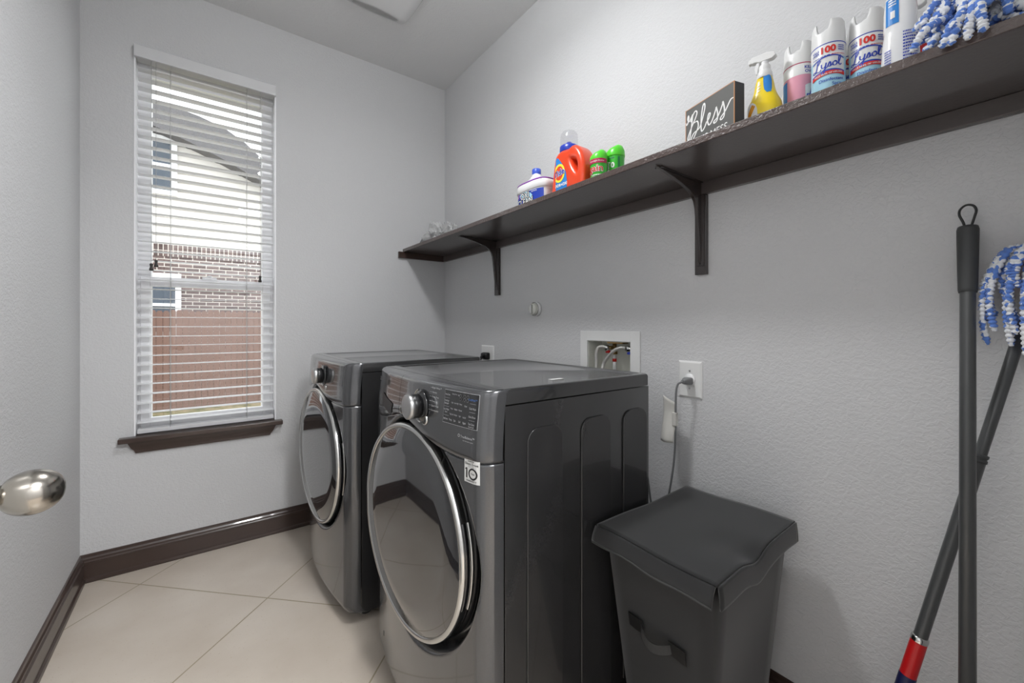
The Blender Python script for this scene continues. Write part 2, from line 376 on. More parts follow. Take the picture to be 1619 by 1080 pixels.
# door casing (out of frame) and open door leaf
struct(MB().box(dx0-.06, dx0, YF, YF+.016, 0, dz+.06).box(dx1, dx1+.06, YF, YF+.016, 0, dz+.06).box(dx0, dx1, YF, YF+.016, dz, dz+.06), 'trim_2', M['trim'])
door = struct(MB().box(-1.60, -1.565, -2.585, -1.775, 0.01, 2.42), 'door_1', M['white'], bevel=.002)
kT = frame((-1.5740, -1.835, 0.927), (0, 1, 0), (0, 0, 1), (1, 0, 0))
prof = [(0, 0), (.032, 0), (.033, .004), (.028, .009), (.0150, .012), (.0138, .024), (.0138, .044), (.0150, .046), (.0150, .050), (.0125, .0515)]
for k in range(25):
    ph = .52+(PI-.52)*k/24; prof.append((.0262*math.sin(ph)**.92, .0535+.0255*(math.cos(.52)-math.cos(ph))*1.08))
MB().lathe(prof, 40, kT).build('door_knob', M['nickel'], door)

# ------------------------------------------------------------------ window
fr = MB(); fy0, fy1 = .070, .125; gx0, gx1 = -1.548, -1.066
fr.box(wx0, gx0+.012, fy0, fy1, wz0, wz1).box(gx1-.012, wx1, fy0, fy1, wz0, wz1).box(gx0+.012, gx1-.012, fy0, fy1, wz1-.045, wz1).box(gx0+.012, gx1-.012, fy0, fy1, wz0, wz0+.03)
win = struct(fr, 'window_1', M['vinyl'], bevel=.003)
def sash(name, x0, x1, z0, z1, y0, y1, wd, wb, wt):
    o = MB().box(x0, x0+wd, y0, y1, z0, z1).box(x1-wd, x1, y0, y1, z0, z1).box(x0+wd, x1-wd, y0, y1, z0, z0+wb).box(x0+wd, x1-wd, y0, y1, z1-wt, z1).build(name, M['vinyl'], win, bevel=.002)
    MB().box(x0+wd, x1-wd, (y0+y1)/2-.002, (y0+y1)/2+.002, z0+wb, z1-wt).build('glass', M['pane'], o)
sash('upper_sash', -1.556, -1.060, 1.315, 2.36, .098, .120, .018, .03, .03)
sash('lower_sash', -1.575, -1.040, 0.635, 1.358, .062, .088, .034, .045, .046)
MB().box(-1.34, -1.28, .048, .062, 1.358, 1.368).lathe([(0, 0), (.012, 0), (.012, .008), (0, .012)], 16, Matrix.Translation((-1.31, .060, 1.366))).build('sash_lock', M['vinyl'], win)
# white returns of the opening
struct(MB().box(wx0-.0005, wx0+.006, -.004, .0695, wz0+.0012, wz1-.006).box(wx1-.006, wx1+.0005, -.004, .0695, wz0+.0012, wz1-.006).box(wx0-.0005, wx1+.0005, -.002, .0695, wz1-.006, wz1+.0005), 'trim_1', M['vinyl'], bevel=.001)
# dark stool and apron
st = MB().box(-1.643, -.991, -.043, 0, .590, .613).box(wx0+.0003, wx1-.0003, 0, .062, .598, .6131)
sill = struct(st, 'trim_3', M['trim'], bevel=.004)
rings = []
for x, e in ((-1.612, 1), (-1.022, -1)):
    rings.append([(x+e*s, -d, z) for s, d, z in ((0, 0, .590), (0, .030, .590), (.004, .027, .580), (.010, .024, .572), (.012, .018, .560), (.022, .013, .548), (.026, .010, .536), (.026, 0, .536))])
ap = MB().loft(rings, smooth=False).build('apron', M['trim'], sill)

# blind
bl = empty('window_blind', (-1.306, .03, .62), 'white horizontal slat blind hanging open in the tall window', 'blind')
ox, oy, oz = -1.306, .03, .62
vx0, vx1 = wx0+.004, wx1-.004
MB().box(vx0-ox-.003, vx1-ox+.003, -.024-oy, -.012-oy, 2.358-oz, 2.412-oz).box(vx0-ox-.003, vx0-ox+.006, -.012-oy, .0-oy, 2.358-oz, 2.412-oz).box(vx1-ox-.006, vx1-ox+.003, -.012-oy, .0-oy, 2.358-oz, 2.412-oz).build('valance', M['blind'], bl, bevel=.002)
MB().box(vx0-ox+.004, vx1-ox-.004, -.008-oy, .045-oy, 2.362-oz, 2.400-oz).build('headrail', M['blind'], bl, bevel=.002)
sl = MB(); zz = .668; rnd = random.Random(3); slats = []
while zz < 2.35: slats.append(zz); zz += .0447
for z in slats:
    dz_ = rnd.uniform(-.0012, .0012); tl = rnd.uniform(-.0010, .0015); e = rnd.uniform(-.001, .001)
    pr = [(-.025, 0), (-.012, .0016), (0, .0022), (.012, .0016), (.025, 0), (.025, .0012), (.012, .0028), (0, .0034), (-.012, .0028), (-.025, .0012)]
    sl.loft([[(x, .026-oy+p, z-oz+q+dz_+tl*p*20) for p, q in pr] for x in (vx0-ox+.006+e, vx1-ox-.006+e)], smooth=False)
sl.build('slats', M['blind'], bl)
MB().box(vx0-ox+.006, vx1-ox-.006, .001-oy, .051-oy, .620-oz, .640-oz).build('bottom_rail', M['blind'], bl, bevel=.003)
for x in (-1.463, -1.152):
    lc = MB()
    for yy in (-.001, .053): lc.tube([(x-ox, yy-oy, .637-oz), (x-ox, yy-oy, 2.37-oz)], .0009, 5)
    lc.build('ladder_cord', M['cord'], bl)
for x, zb in ((-1.531, 1.400), (-1.514, 1.418), (-1.094, 1.372)):
    c = MB().tube([(x-ox, -.006-oy, zb-oz+.01), (x-ox, -.006-oy, 2.365-oz)], .0009, 5).build('pull_cord', M['cord'], bl)
    MB().lathe([(0, 0), (.0075, 0), (.0085, .006), (.0050, .016), (.0055, .022), (.007, .030), (.003, .034), (0, .034)], 14, Matrix.Translation((x-ox, -.006-oy, zb-oz-.02))).build('tassel', M['tassel'], c)

# ------------------------------------------------------------------ outside
struct(MB().box(-14, 12, .14, 30, -.55, -.36), 'ground', M['grass'])
fn = empty('wooden_fence', (-1.3, 6.8, -.36), 'red brown picket fence standing outside behind the window blind', 'fence')
pk = MB(); x = -5.5; rf = random.Random(5)
while x < 3.5:
    wd = .089; h = 1.74+rf.uniform(-.012, .012); dy = rf.uniform(-.004, .004)
    pk.prism([(0, 0), (wd-.004, 0), (wd-.004, h-.03), (wd-.022, h), (.022, h), (0, h-.03)], .016, frame((x, dy, 0), (1, 0, 0), (0, 0, 1), (0, -1, 0))); x += wd
pk.build('pickets', M['fence'], fn)
for z in (.25, .9, 1.5): MB().box(-5.5, 3.5, .005, .045, z, z+.09).build('rail', M['fence'], fn)
hs = empty('neighbour_house', (-1.3, 8.0, -.36), 'neighbouring house with cream siding over brick, seen through the blind', 'house')
def hb(*a): 
    return MB().box(a[0]+1.3, a[1]+1.3, a[2]-8.6, a[3]-8.6, a[4]+.36, a[5]+.36)
hb(-6, 3.0, 8.6, 12, -.36, 2.47).build('brick_wall', M['brick'], hs)
hb(-6, 3.0, 8.585, 8.6, 2.47, 2.70).build('soldier_course', M['soldier'], hs)
sd = MB()
# siding gable whose rake falls to the right
prof = [(-6, 2.70), (3.0, 2.70), (3.0, 3.05), (-.366, 4.32), (-1.765, 4.90), (-2.6, 5.1), (-6, 5.15)]
sd.prism([(a+1.3, b+.36) for a, b in prof], 3.2, frame((0, 0.03, 0), (1, 0, 0), (0, 0, 1), (0, 1, 0)))
z = 2.70
while z < 4.85:
    z_ = z+.165; xr = 3.0 if z_ < 3.05 else (3-(z_-3.05)/1.27*3.366 if z_ < 4.32 else -.366-(z_-4.32)/.58*1.4)
    sd.box(-6+1.3, min(xr, 3)+1.3, -.012, .03, z+.36, z+.365+.150); z += .18
sd.build('siding', M['siding'], hs)
rt = [(-6.2, 5.40, 5.00), (-2.7, 5.36, 4.95), (-2.1, 5.30, 4.83), (-1.8, 5.27, 4.74), (-1.4, 5.20, 4.60), (-1.0, 5.08, 4.44), (-.66, 4.88, 4.28), (-.40, 4.66, 4.16), (.2, 4.25, 3.93), (1.2, 3.90, 3.58), (3.2, 3.30, 2.95)]
MB().loft([[(a+1.3, -.42, lo+.36), (a+1.3, -.42, hi+.36), (a+1.3, 3.2, hi+.36), (a+1.3, 3.2, lo+.36)] for a, hi, lo in rt], smooth=False).build('roof', M['roof'], hs)
for (x0, x1, z0, z1) in ((-3.2, -1.76, 3.66, 4.80), (-3.2, -1.70, .9, 2.13)):
    f = hb(x0, x0+.09, 8.53, 8.6, z0, z1)
    for bx in ((x1-.09, x1, 8.53, 8.6, z0, z1), (x0+.09, x1-.09, 8.53, 8.6, z0, z0+.09), (x0+.09, x1-.09, 8.53, 8.6, z1-.09, z1), (x0+.09, x1-.09, 8.53, 8.6, (z0+z1)/2-.03, (z0+z1)/2+.03)):
        f.box(bx[0]+1.3, bx[1]+1.3, bx[2]-8.6, bx[3]-8.6, bx[4]+.36, bx[5]+.36)
    fo = f.build('window', M['vinyl'], hs)
    hb(x0+.05, x1-.05, 8.56, 8.60, z0+.05, z1-.05).build('pane', M['darkglass'], fo)

# ------------------------------------------------------------------ ceiling lamp (above the frame) and exhaust fan
lm = empty('ceiling_lamp', (-0.85, -1.50, CEIL), 'round flush ceiling lamp in the middle of the ceiling', 'lamp')
MB().lathe([(0, 0), (.15, 0), (.15, -.02), (.14, -.028), (0, -.028)], 40).build('lamp_base', M['white'], lm)
MB().lathe([(.10, -.028)]+[(.115*math.sin(a), -.14+.115*math.cos(a)) for a in [1.0+.18*k for k in range(12)]]+[(0, -.255)], 40).build('lamp_globe', M['pane'], lm)
fan = empty('exhaust_fan', (-.635, -.605, CEIL), 'white square exhaust fan cover with curved louvre bands on the ceiling', 'fan')
def rrect(hx, hy, r, n=6, cx=0, cy=0):
    P = []
    for (sx, sy, a0) in ((1, 1, 0), (-1, 1, PI/2), (-1, -1, PI), (1, -1, 1.5*PI)):
        for k in range(n+1):
            a = a0+PI/2*k/n; P.append((cx+sx*(hx-r)+r*math.cos(a), cy+sy*(hy-r)+r*math.sin(a)))
    return P
mb = MB(); H = .163
def bow(P, amt=.010):
    o = []
    for x, y in P: o.append((x+amt*(1-(y/H)**2)*(1 if x > 0 else -1)*(abs(x)/H), y+amt*(1-(x/H)**2)*(1 if y > 0 else -1)*(abs(y)/H)))
    return o
def rr2(h, r, n=6): 
    P = rrect(h, h, r, n); out = []
    for i in range(len(P)):
        a = Vector(P[i]); b = Vector(P[(i+1) % len(P)]); k = 6 if i % 7 == 6 else 1
        for j in range(k): q = a.lerp(b, j/k); out.append((q.x, q.y))
    return bow(out)
mb.loft([[(x, y, z) for x, y in rr2(h, r)] for h, r, z in ((H, .035, 0), (H, .035, -.006), (H-.005, .033, -.013), (H-.05, .03, -.022), (H-.12, .02, -.025))], cap=True)
mb.build('fan_cover', M['whiteg'], fan)
def louvre(a0, name):
    rt = Matrix.Rotation(a0, 4, 'Z'); bk = MB(); fs_ = MB()
    for k in range(38):
        t = (k+.5)/38*2-1; x = t*.118
        y0 = -.151-.006*(1-t*t)+ (.012*max(0, abs(t)-.9)/.1); y1 = -.112-.022*t*t*-1 - .004
        y1 = -.108+(-.016)*(t*t)
        bk.add([rt@Vector((x-.0011, y0, -.0172)), rt@Vector((x+.0011, y0, -.0172)), rt@Vector((x+.0011, y1, -.0246)), rt@Vector((x-.0011, y1, -.0246))], [(0, 1, 2, 3)])
    bk.build(name, M['grille'], fan)
for a in (0, PI): louvre(a, 'louvre_slots')

# ------------------------------------------------------------------ wall shelf
SZ0, SZ1 = 1.595, 1.614
sh = empty('wall_shelf', (0, -1.3, SZ0), 'long dark brown wooden shelf running along the right wall', 'shelf')
MB().box(-.300, -.001, -1.315, 1.299, 0, SZ1-SZ0).build('board', M['shelfw'], sh, bevel=.002)
MB().box(-.3035, -.2985, -1.315, 1.299, -.0002, SZ1-SZ0+.0006).build('front_edge', M['shelfedge'], sh, bevel=.002)
MB().box(-.019, 0, -1.315, 1.299, -.040, 0).build('back_cleat', M['shelfw'], sh, bevel=.002)
MB().box(-.335, -.019, 1.281, 1.2995, -.040, 0).build('end_cleat', M['trim'], sh, bevel=.002)
def bracket(y, label):
    b = empty('shelf_bracket', (-.001, y, SZ0), label, 'bracket', None)
    MB().box(-.017, 0, -.019, .019, -.303, -.0405).build('backing_strip', M['bracket'], b, bevel=.0015)
    MB().box(-.020, -.017, -.014, .014, -.275, -.041).box(-.250, -.019, -.012, .012, -.0035, -.0005).build('arm', M['bracket'], b, bevel=.001)
    # curved rib
    P = [(-.262, -.003)]+[(-.262+.172*t, -.003-.016*t-.020*t**2) for t in (.25, .5, .75, 1)]
    P += [(-.066, -.052), (-.052, -.068), (-.044, -.09)]+[(-.044+.022*t, -.09-.17*t) for t in (.25, .5, .75, 1)]+[(-.019, -.265), (-.019, -.041), (-.0195, -.003)]
    T = frame((0, .0055, 0), (1, 0, 0), (0, 0, 1), (0, -1, 0))
    MB().prism(P, .011, T).build('rib', M['bracket'], b, bevel=.003)
    for z in (-.268,): MB().lathe([(0, .002), (.003, .002), (.0035, 0)], 10, frame((-.020, 0, z), (0, 1, 0), (0, 0, -1), (-1, 0, 0))).build('screw', M['black'], b)
    return b
bracket(-.652, 'dark brown shelf bracket nearer the window, under the far end of shelf')
bracket(-1.843, 'dark brown shelf bracket under the middle of the shelf, above the valve box')

# ------------------------------------------------------------------ washer / dryer
A_ = .3425
def lx(u):
    s = abs(u)/A_; v = .034*min(s, .93)**2
    if s > .90: v += .054*(1-math.sqrt(max(0, 1-((min(s, 1)-.90)/.10)**2)))
    return v
def seam(u):
    return .808+.056*math.exp(-((u-.045)/.17)**2)+.010*min(1, abs(u)/A_)
YCD, ZCD, RD, KD = 0.0025, .568, .2825, -.065
def us(u0, u1, n=70):
    L_ = []
    for k in range(n+1):
        L_.append(u0+(u1-u0)*k/n)
    ex = [A_*(.90+.10*math.sin(PI/2*t)) for t in (.15, .3, .45, .6, .72, .84, .92, .97, 1)]
    for e in ex:
        for sg in (1, -1):
            if u0 <= sg*e <= u1: L_.append(sg*e)
    return sorted(set(round(v, 5) for v in L_))
def dent(u, z):
    r = math.hypot(u-YCD+.028, z-ZCD-.008); t = (.300-r)/.024; t = max(0, min(1, t)); return .050*t*t*(3-2*t)
def px_(u, z):      # outer surface x of control panel
    t = max(0, (z-.80)/.18); return lx(u)-.003+.012*t*t
def panel_mb(u0, u1):
    mb = MB(); U = us(u0, u1, int(70*(u1-u0)/.685)+6); rows = []
    side0 = abs(u0+A_) < 1e-4; side1 = abs(u1-A_) < 1e-4
    def row(fx, fz):
        r = [(fx(u), u, fz(u)) for u in U]
        return r
    rows.append(row(lambda u: max(lx(u)+.02, .05), lambda u: seam(u)+.0025))
    rows.append(row(lambda u: px_(u, seam(u))+.004, lambda u: seam(u)+.0025))
    for t in (0.03, .15, .3, .45, .6, .75, .88, 1): rows.append(row(lambda u, t=t: px_(u, seam(u)+(.966-seam(u))*t), lambda u, t=t: seam(u)+.005+(.961-seam(u))*t))
    for a in (30, 60, 90): rows.append(row(lambda u, a=a: px_(u, .966)+.014*(1-math.cos(math.radians(a))), lambda u, a=a: .966+.015*math.sin(math.radians(a))))
    rows.append(row(lambda u: max(px_(u, .966)+.014, .062), lambda u: .981))
    n = len(U); vs = [p for r in rows for p in r]
    fs = [(j*n+i, j*n+i+1, (j+1)*n+i+1, (j+1)*n+i) for j in range(len(rows)-1) for i in range(n-1)]
    mb.add(vs, fs, True); return mb
def onp(u0, z0, off=.0012):   # print on control panel; text runs towards -u
    return lambda x, y: (px_(u0-x, z0+y)-off, u0-x, z0+y)
def dial(parent, u, z, big=True):
    T = frame((px_(u, z), u, z), (0, -1, 0), (0, 0, 1), (-1, 0, 0)); R_ = .031
    base = MB().lathe([(.0, .0), (R_+.011, 0), (R_+.011, .004), (R_+.004, .006), (R_+.002, .008), (0, .008)], 40, T).build('dial', M['blackg'], parent)
    MB().lathe([(R_+.002, .002), (R_+.0125, .002), (R_+.0125, .005), (R_+.0105, .0055), (R_+.0105, .003)], 40, T, a0=PI*.55, a1=PI*1.55).build('dial_bezel', M['chrome'], base)
    n = 48; prof = [(R_, .006), (R_, .026), (R_-.002, .030)]
    k = MB(); rings = []
    for (r, zz) in prof: rings.append([((r-(.0012 if i % 2 else 0))*math.cos(2*PI*i/n), (r-(.0012 if i % 2 else 0))*math.sin(2*PI*i/n), zz) for i in range(n)])
    k.loft(rings, T=T); k.build('dial_grip', M['black'], base)
    MB().lathe([(R_-.001, .027), (R_+.001, .030), (R_+.001, .040), (R_-.003, .043), (R_-.008, .0435), (0, .044)], 44, T).build('dial_cap', M['brushed'], base)
def button(parent, u, z, r, m=None):
    T = frame((px_(u, z)+.0005, u, z), (0, -1, 0), (0, 0, 1), (-1, 0, 0))
    b = MB().lathe([(0, .0035), (r*.8, .0035), (r*.84, .002)], 24, T).build('button', M['graphd'], parent)
    MB().lathe([(r*.82, .0), (r*.84, .004), (r*.97, .004), (r, .0)], 28, T).build('button_ring', M['chrome'], b)
def machine(name, X0, yc, label, cat, washer=True):
    e = empty(name, (X0, yc, 0), label, cat)
    # cabinet
    D = .623; mb = MB(); P = []
    for (cx, cy, a0) in ((D-.012, A_-.012, 0), ):
        pass
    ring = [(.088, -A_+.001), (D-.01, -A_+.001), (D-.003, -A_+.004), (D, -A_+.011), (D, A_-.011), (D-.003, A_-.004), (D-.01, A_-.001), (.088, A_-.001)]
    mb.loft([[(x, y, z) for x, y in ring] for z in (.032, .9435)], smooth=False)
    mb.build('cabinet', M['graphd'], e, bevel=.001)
    # pressed panels on the near side
    for (x0, x1) in ((.150, .262), (.328, .442), (.496, .604)):
        zt = .884; poly = [(x0, .13), (x1, .13), (x1, zt-.035)]+[(x1-.035+.035*math.cos(a), zt-.035+.035*math.sin(a)) for a in [PI/12*k for k in range(1, 6)]]+[(x1-.035, zt), (x0+.035, zt)]+[(x0+.035-.035*math.sin(a), zt-.035+.035*math.cos(a)) for a in [PI/12*k for k in range(1, 6)]]+[(x0, zt-.035)]
        for sgn in (-1, 1):
            T = frame((0, sgn*(A_-.001), 0), (1, 0, 0), (0, 0, 1), (0, sgn, 0)) if sgn < 0 else frame((0, A_-.001, 0), (1, 0, 0), (0, 0, 1), (0, 1, 0))
            T = Matrix(((1, 0, 0, 0), (0, 0, sgn, sgn*(A_-.0015)), (0, 1, 0, 0), (0, 0, 0, 1)))
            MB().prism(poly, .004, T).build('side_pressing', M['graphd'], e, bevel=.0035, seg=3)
    # feet
    for fx_ in (.12, .57):
        for fy_ in (-.28, .28): MB().lathe([(0, 0), (.022, 0), (.022, .014), (.010, .018), (.010, .034), (0, .034)], 16, Matrix.Translation((fx_, fy_, 0))).build('foot', M['black'], e)
    # lower front panel
    mb = MB(); U = us(-A_, A_, 200); Z = [0, .004, .012, .022, .04]+[.04+.96*k/150 for k in range(1, 151)]
    rows = []
    for t in Z:
        r = []
        for u in U:
            z = .034+(seam(u)-.034)*t; b = .035*(1-math.sqrt(max(0, 1-max(0, (.040-(z-.034))/.040)**2)))
            r.append((lx(u)+dent(u, z)+b, u, z))
        rows.append(r)
    rows.append([(max(lx(u)+.02, .05), u, seam(u)) for u in U])
    n = len(U); vs = [p for r in rows for p in r]
    for r0 in (-A_, A_): pass
    fs = [(j*n+i, j*n+i+1, (j+1)*n+i+1, (j+1)*n+i) for j in range(len(rows)-1) for i in range(n-1)]
    mb.add(vs, fs, True); mb.build('front_panel', M['graph'], e)
    # black gasket seen in the gap round the door
    dT = frame((-.005, YCD, ZCD), (-KD, -1, 0), (0, 0, 1), (-1, KD, 0))
    MB().lathe([(.262, -.062), (.284, -.060), (.284, -.050), (.272, -.044)], 64, frame((0, YCD, ZCD), (0, -1, 0), (0, 0, 1), (-1, 0, 0))).build('door_gasket', M['black'], e)
    d = MB().lathe([(.235, -.075), (.262, -.060), (.274, -.035), (.279, -.014), (.279, -.010)], 72, dT).build('door', M['blackg'], e)
    MB().lathe([(.2775, -.036), (.2820, -.033), (.2838, -.022), (.2838, -.010), (.2828, -.002), (.2790, .0015), (.2730, .0005), (.2690, -.002), (.2680, -.006)], 96, dT).build('door_rim', M['chrome'], d)
    MB().lathe([(.2695, -.004), (.2660, -.0005), (.20, .0030), (.10, .0050), (.0, .0055)], 72, dT).build('door_glass', M['glass_d'], d)
    h = MB().lathe([(.2835, -.031), (.2866, -.030), (.2872, -.027), (.2862, -.0245), (.2838, -.0240)], 40, dT, a0=-.36, a1=.36).build('door_handle', M['chrome'], d)
    MB().lathe([(.2836, -.0240), (.2846, -.0235), (.2846, -.0090), (.2836, -.0085)], 40, dT, a0=-.36, a1=.36).build('handle_pocket', M['blackg'], h)
    # lid
    mb = MB(); ZL = .946
    def ringL(off, z, fr_): return [(fr_, -A_+off, z), (D-off-.012, -A_+off, z), (D-off, -A_+off+.012, z), (D-off, A_-off-.012, z), (D-off-.012, A_-off, z), (fr_, A_-off, z)]
    mb.loft([ringL(0, ZL, .0895), ringL(0, .974, .0895), ringL(.002, .979, .0895), ringL(.006, .981, .0895), ringL(.016, .981, .0895), ringL(.020, .979, .108), ringL(.024, .9775, .112)], smooth=False)
    # front strip of the lid joining the panel top
    mb.grid(lambda a, b: (.0600+.0300*b, -A_+.012+(2*A_-.024)*a, .981), 8, 1, smooth=False)
    mb.build('lid', M['lid'], e, bevel=.0012)
    T = Matrix.Identity(4)
    if washer:
        US = .064
        cp = panel_mb(-A_, US).build('control_panel', M['graph'], e)
        dr = panel_mb(US+.0022, A_).build('detergent_drawer', M['graph'], e)
        put2d(MB(), merge2d((lambda: (([(0, 0), (.006, .016), (.03, .012), (.06, .004), (.10, .0), (.125, -.004), (.118, -.020), (.120, -.034), (.10, -.040), (.05, -.030), (.01, -.018)]), [tuple(range(11))]))()), onp(.245, .893, .0022)).build('drawer_handle', M['black'], dr)
        put2d(MB(), xf2d(text_mesh('LG', .014), 0, 0), onp(.30, .945)).build('logo', M['print'], dr)
        put2d(MB(), ring2d(-.019, 0, .006, .006, .001, 20), onp(.30, .945)).build('logo_circle', M['print'], dr)
        dial(cp, -.082, .9155)
        button(cp, .040, .884, .010); button(cp, -.106, .884, .0150)
        pr = MB()
        for i, s_ in enumerate(('Bright Whites\u2122', 'Sanitary', 'Perm. Press', 'Towels', 'Speed Wash', 'Downloaded')):
            put2d(pr, text_mesh(s_, .0066, 'LEFT'), onp(-.136+(.0 if i else .003), .968-.0110*i))
            put2d(pr, rect2d(-.012, -.002, -.0003, .0003), onp(-.136, .968-.0110*i))
        pr.build('cycle_names', M['print'], cp)
        # display: u0..u1
        ua, ub, za, zb = -.192, -.316, .894, .970
        put2d(MB(), rect2d(-.001, ua-ub+.001, za-.001, zb+.001, 16), lambda x, y: (px_(ua-x, y)-.0008, ua-x, y)).build('display_border', M['print'], cp)
        ds = put2d(MB(), rect2d(0, ua-ub, za, zb, 16), lambda x, y: (px_(ua-x, y)-.0012, ua-x, y)).build('display', M['disp'], cp)
        W2 = ua-ub; fn_ = onp(ua, za, .0018)
        dg = MB(); put2d(dg, text_mesh('8:88', .024, sx=.9), lambda x, y: fn_(x+.076, y+.063)); dg.build('digits', M['dimprint'], ds)
        bl_ = MB(); put2d(bl_, text_mesh('\u2022ColdWash\u2122', .0066, sx=.8), lambda x, y: fn_(x+.106, y+.063)); bl_.build('blue_mark', M['blueprint'], ds)
        tx = MB()
        for (s_, cx, cy, sz) in (('Heavy Duty', .013, .066, .0055), ('Normal', .036, .069, .0045), ('Med', .046, .069, .0045), ('High', .056, .0685, .0045),
                                 ('PreWash', .012, .051, .0066), ('Normal+', .012, .045, .0066), ('Stain Wash', .012, .031, .0066), ('Steam', .012, .025, .0055), ('Add Item', .012, .009, .0066),
                                 ('Cold', .034, .049, .005), ('Extra High', .050, .049, .005), ('Heavy', .066, .049, .005), ('Clean', .084, .047, .005),
                                 ('Warm', .034, .035, .005), ('Medium', .050, .035, .005), ('Normal', .066, .035, .005), ('Tap Cold', .034, .022, .005), ('No Spin', .050, .022, .005), ('Light', .066, .022, .005), ('On/Off', .082, .021, .005),
                                 ('Temp.', .032, .009, .0066), ('Spin', .048, .009, .0066), ('Soil', .066, .009, .0066), ('Signal', .083, .009, .0066),
                                 ('Cold Wash', .108, .044, .0066), ('Extra Rinse', .108, .026, .0066), ('Tub Clean', .107, .010, .0066), ('Control Lock', .107, .004, .0045)):
            put2d(tx, text_mesh(s_, sz, sx=.74), lambda x, y: fn_(x+cx, y+cy))
        for (cx, cy) in ((.013, .058), (.013, .038), (.013, .017), (.108, .055), (.108, .036), (.108, .018)): put2d(tx, rect2d(cx-.010, cx+.010, cy-.0002, cy+.0002, 2), fn_)
        tx.build('display_text', M['print'], ds)
        tb = MB(); f2 = onp(-.288, .872); put2d(tb, text_mesh('TrueBalance\u2122', .0080), f2)
        put2d(tb, text_mesh('Anti-Vibration System', .0040), lambda x, y: f2(x+.002, y-.008)); put2d(tb, ring2d(-.030, 0.001, .0038, .0038, .0013, 16), f2); tb.build('balance_mark', M['print'], cp)
        # sticker on lower panel
        fs2 = lambda off: (lambda x, y: (lx(-.300-x)-off, -.300-x, .800+y))
        sk = put2d(MB(), rect2d(-.023, .023, -.0265, .0265, 6), fs2(.0012)).build('warranty_sticker', M['sticker'], e)
        ik = MB()
        put2d(ik, text_mesh('INVERTER', .0045, bold=.00008), lambda x, y: fs2(.0018)(x, y+.0215))
        put2d(ik, text_mesh('Direct Drive', .0078, bold=.00012), lambda x, y: fs2(.0018)(x, y+.0155)); put2d(ik, text_mesh('M O T O R', .0040), lambda x, y: fs2(.0018)(x, y+.0095))
        put2d(ik, rect2d(-.0165, -.0125, -.0165, .0060, 2), fs2(.0018)); put2d(ik, ([(-.0205, .0020), (-.0165, .0020), (-.0165, .0060)], [(0, 1, 2)]), fs2(.0018))
        put2d(ik, ring2d(.005, -.0055, .0135, .0130, .0038, 28), fs2(.0018)); put2d(ik, text_mesh('YEAR', .0052, bold=.0001), lambda x, y: fs2(.0018)(x+.005, y-.0055))
        put2d(ik, text_mesh('WARRANTY', .0058, bold=.0001), lambda x, y: fs2(.0018)(x, y-.0220)); ik.build('sticker_print', M['ink'], sk)
        # drain filter flap slot and side sticker
        put2d(MB(), rect2d(-.004, .004, -.010, .010, 2), lambda x, y: (lx(.235-x)-.001, .235-x-.2*y, .125+y)).build('filter_flap_slot', M['black'], e)
        sd_ = MB().box(.098, .128, A_-.0012, A_+.0005, .735, .820).build('side_sticker', M['sticker'], e)
        put2d(MB(), rect2d(-.010, .010, -.016, .016, 2), lambda x, y: (lx(.333)-.0012+ (x+.01)*.0, .331+x*.35, .790+y)).build('orange_label', M['orange_st'], e)
        # small white label on the lid
        MB().box(.30, .345, -.262, -.245, .9776, .9780).build('lid_label', M['sticker'], e)
    else:
        cp = panel_mb(-A_, A_).build('control_panel', M['graph'], e)
        dial(cp, -.100, .918)
        button(cp, -.135, .872, .010)
        put2d(MB(), text_mesh('LG', .014), onp(.095, .950)).build('logo', M['print'], cp)
        put2d(MB(), ring2d(-.019, 0, .006, .006, .001, 20), onp(.095, .950)).build('logo_circle', M['print'], cp)
        put2d(MB(), rect2d(0, .10, .893, .969, 16), lambda x, y: (px_(-.2-x, y)-.001, -.2-x, y)).build('display', M['disp'], cp)
    return e
ws = machine('washing_machine', -.880, -1.4775, 'graphite front-loading washing machine with control display and warranty sticker', 'washing machine', True)
dy = machine('clothes_dryer', -.940, -.632, 'graphite clothes dryer with round door, standing nearest the window', 'dryer', False)

# ------------------------------------------------------------------ wall fixtures
# round cap
wc = empty('pipe_cap', (0, -.985, 1.204), 'small round clear-white cap on the wall above the machines', 'cap')
cT = frame((0, 0, 0), (0, 1, 0), (0, 0, 1), (-1, 0, 0))
MB().lathe([(0, 0), (.036, 0), (.036, .010), (.033, .014), (.028, .016), (0, .016)], 36, cT).build('cap_base', M['whiteg'], wc)
MB().lathe([(.028, .016), (.028, .030), (.024, .033), (0, .033)], 32, cT).build('cap_ring', M['cream'], wc)
MB().box(-.045, -.033, -.006, .006, -.022, .022).build('cap_grip', M['brushed'], wc, bevel=.003)
MB().lathe([(.0305, .0165), (.0335, .0165), (.0335, .020), (.0305, .020)], 32, cT).build('cap_collar', M['chrome'], wc)

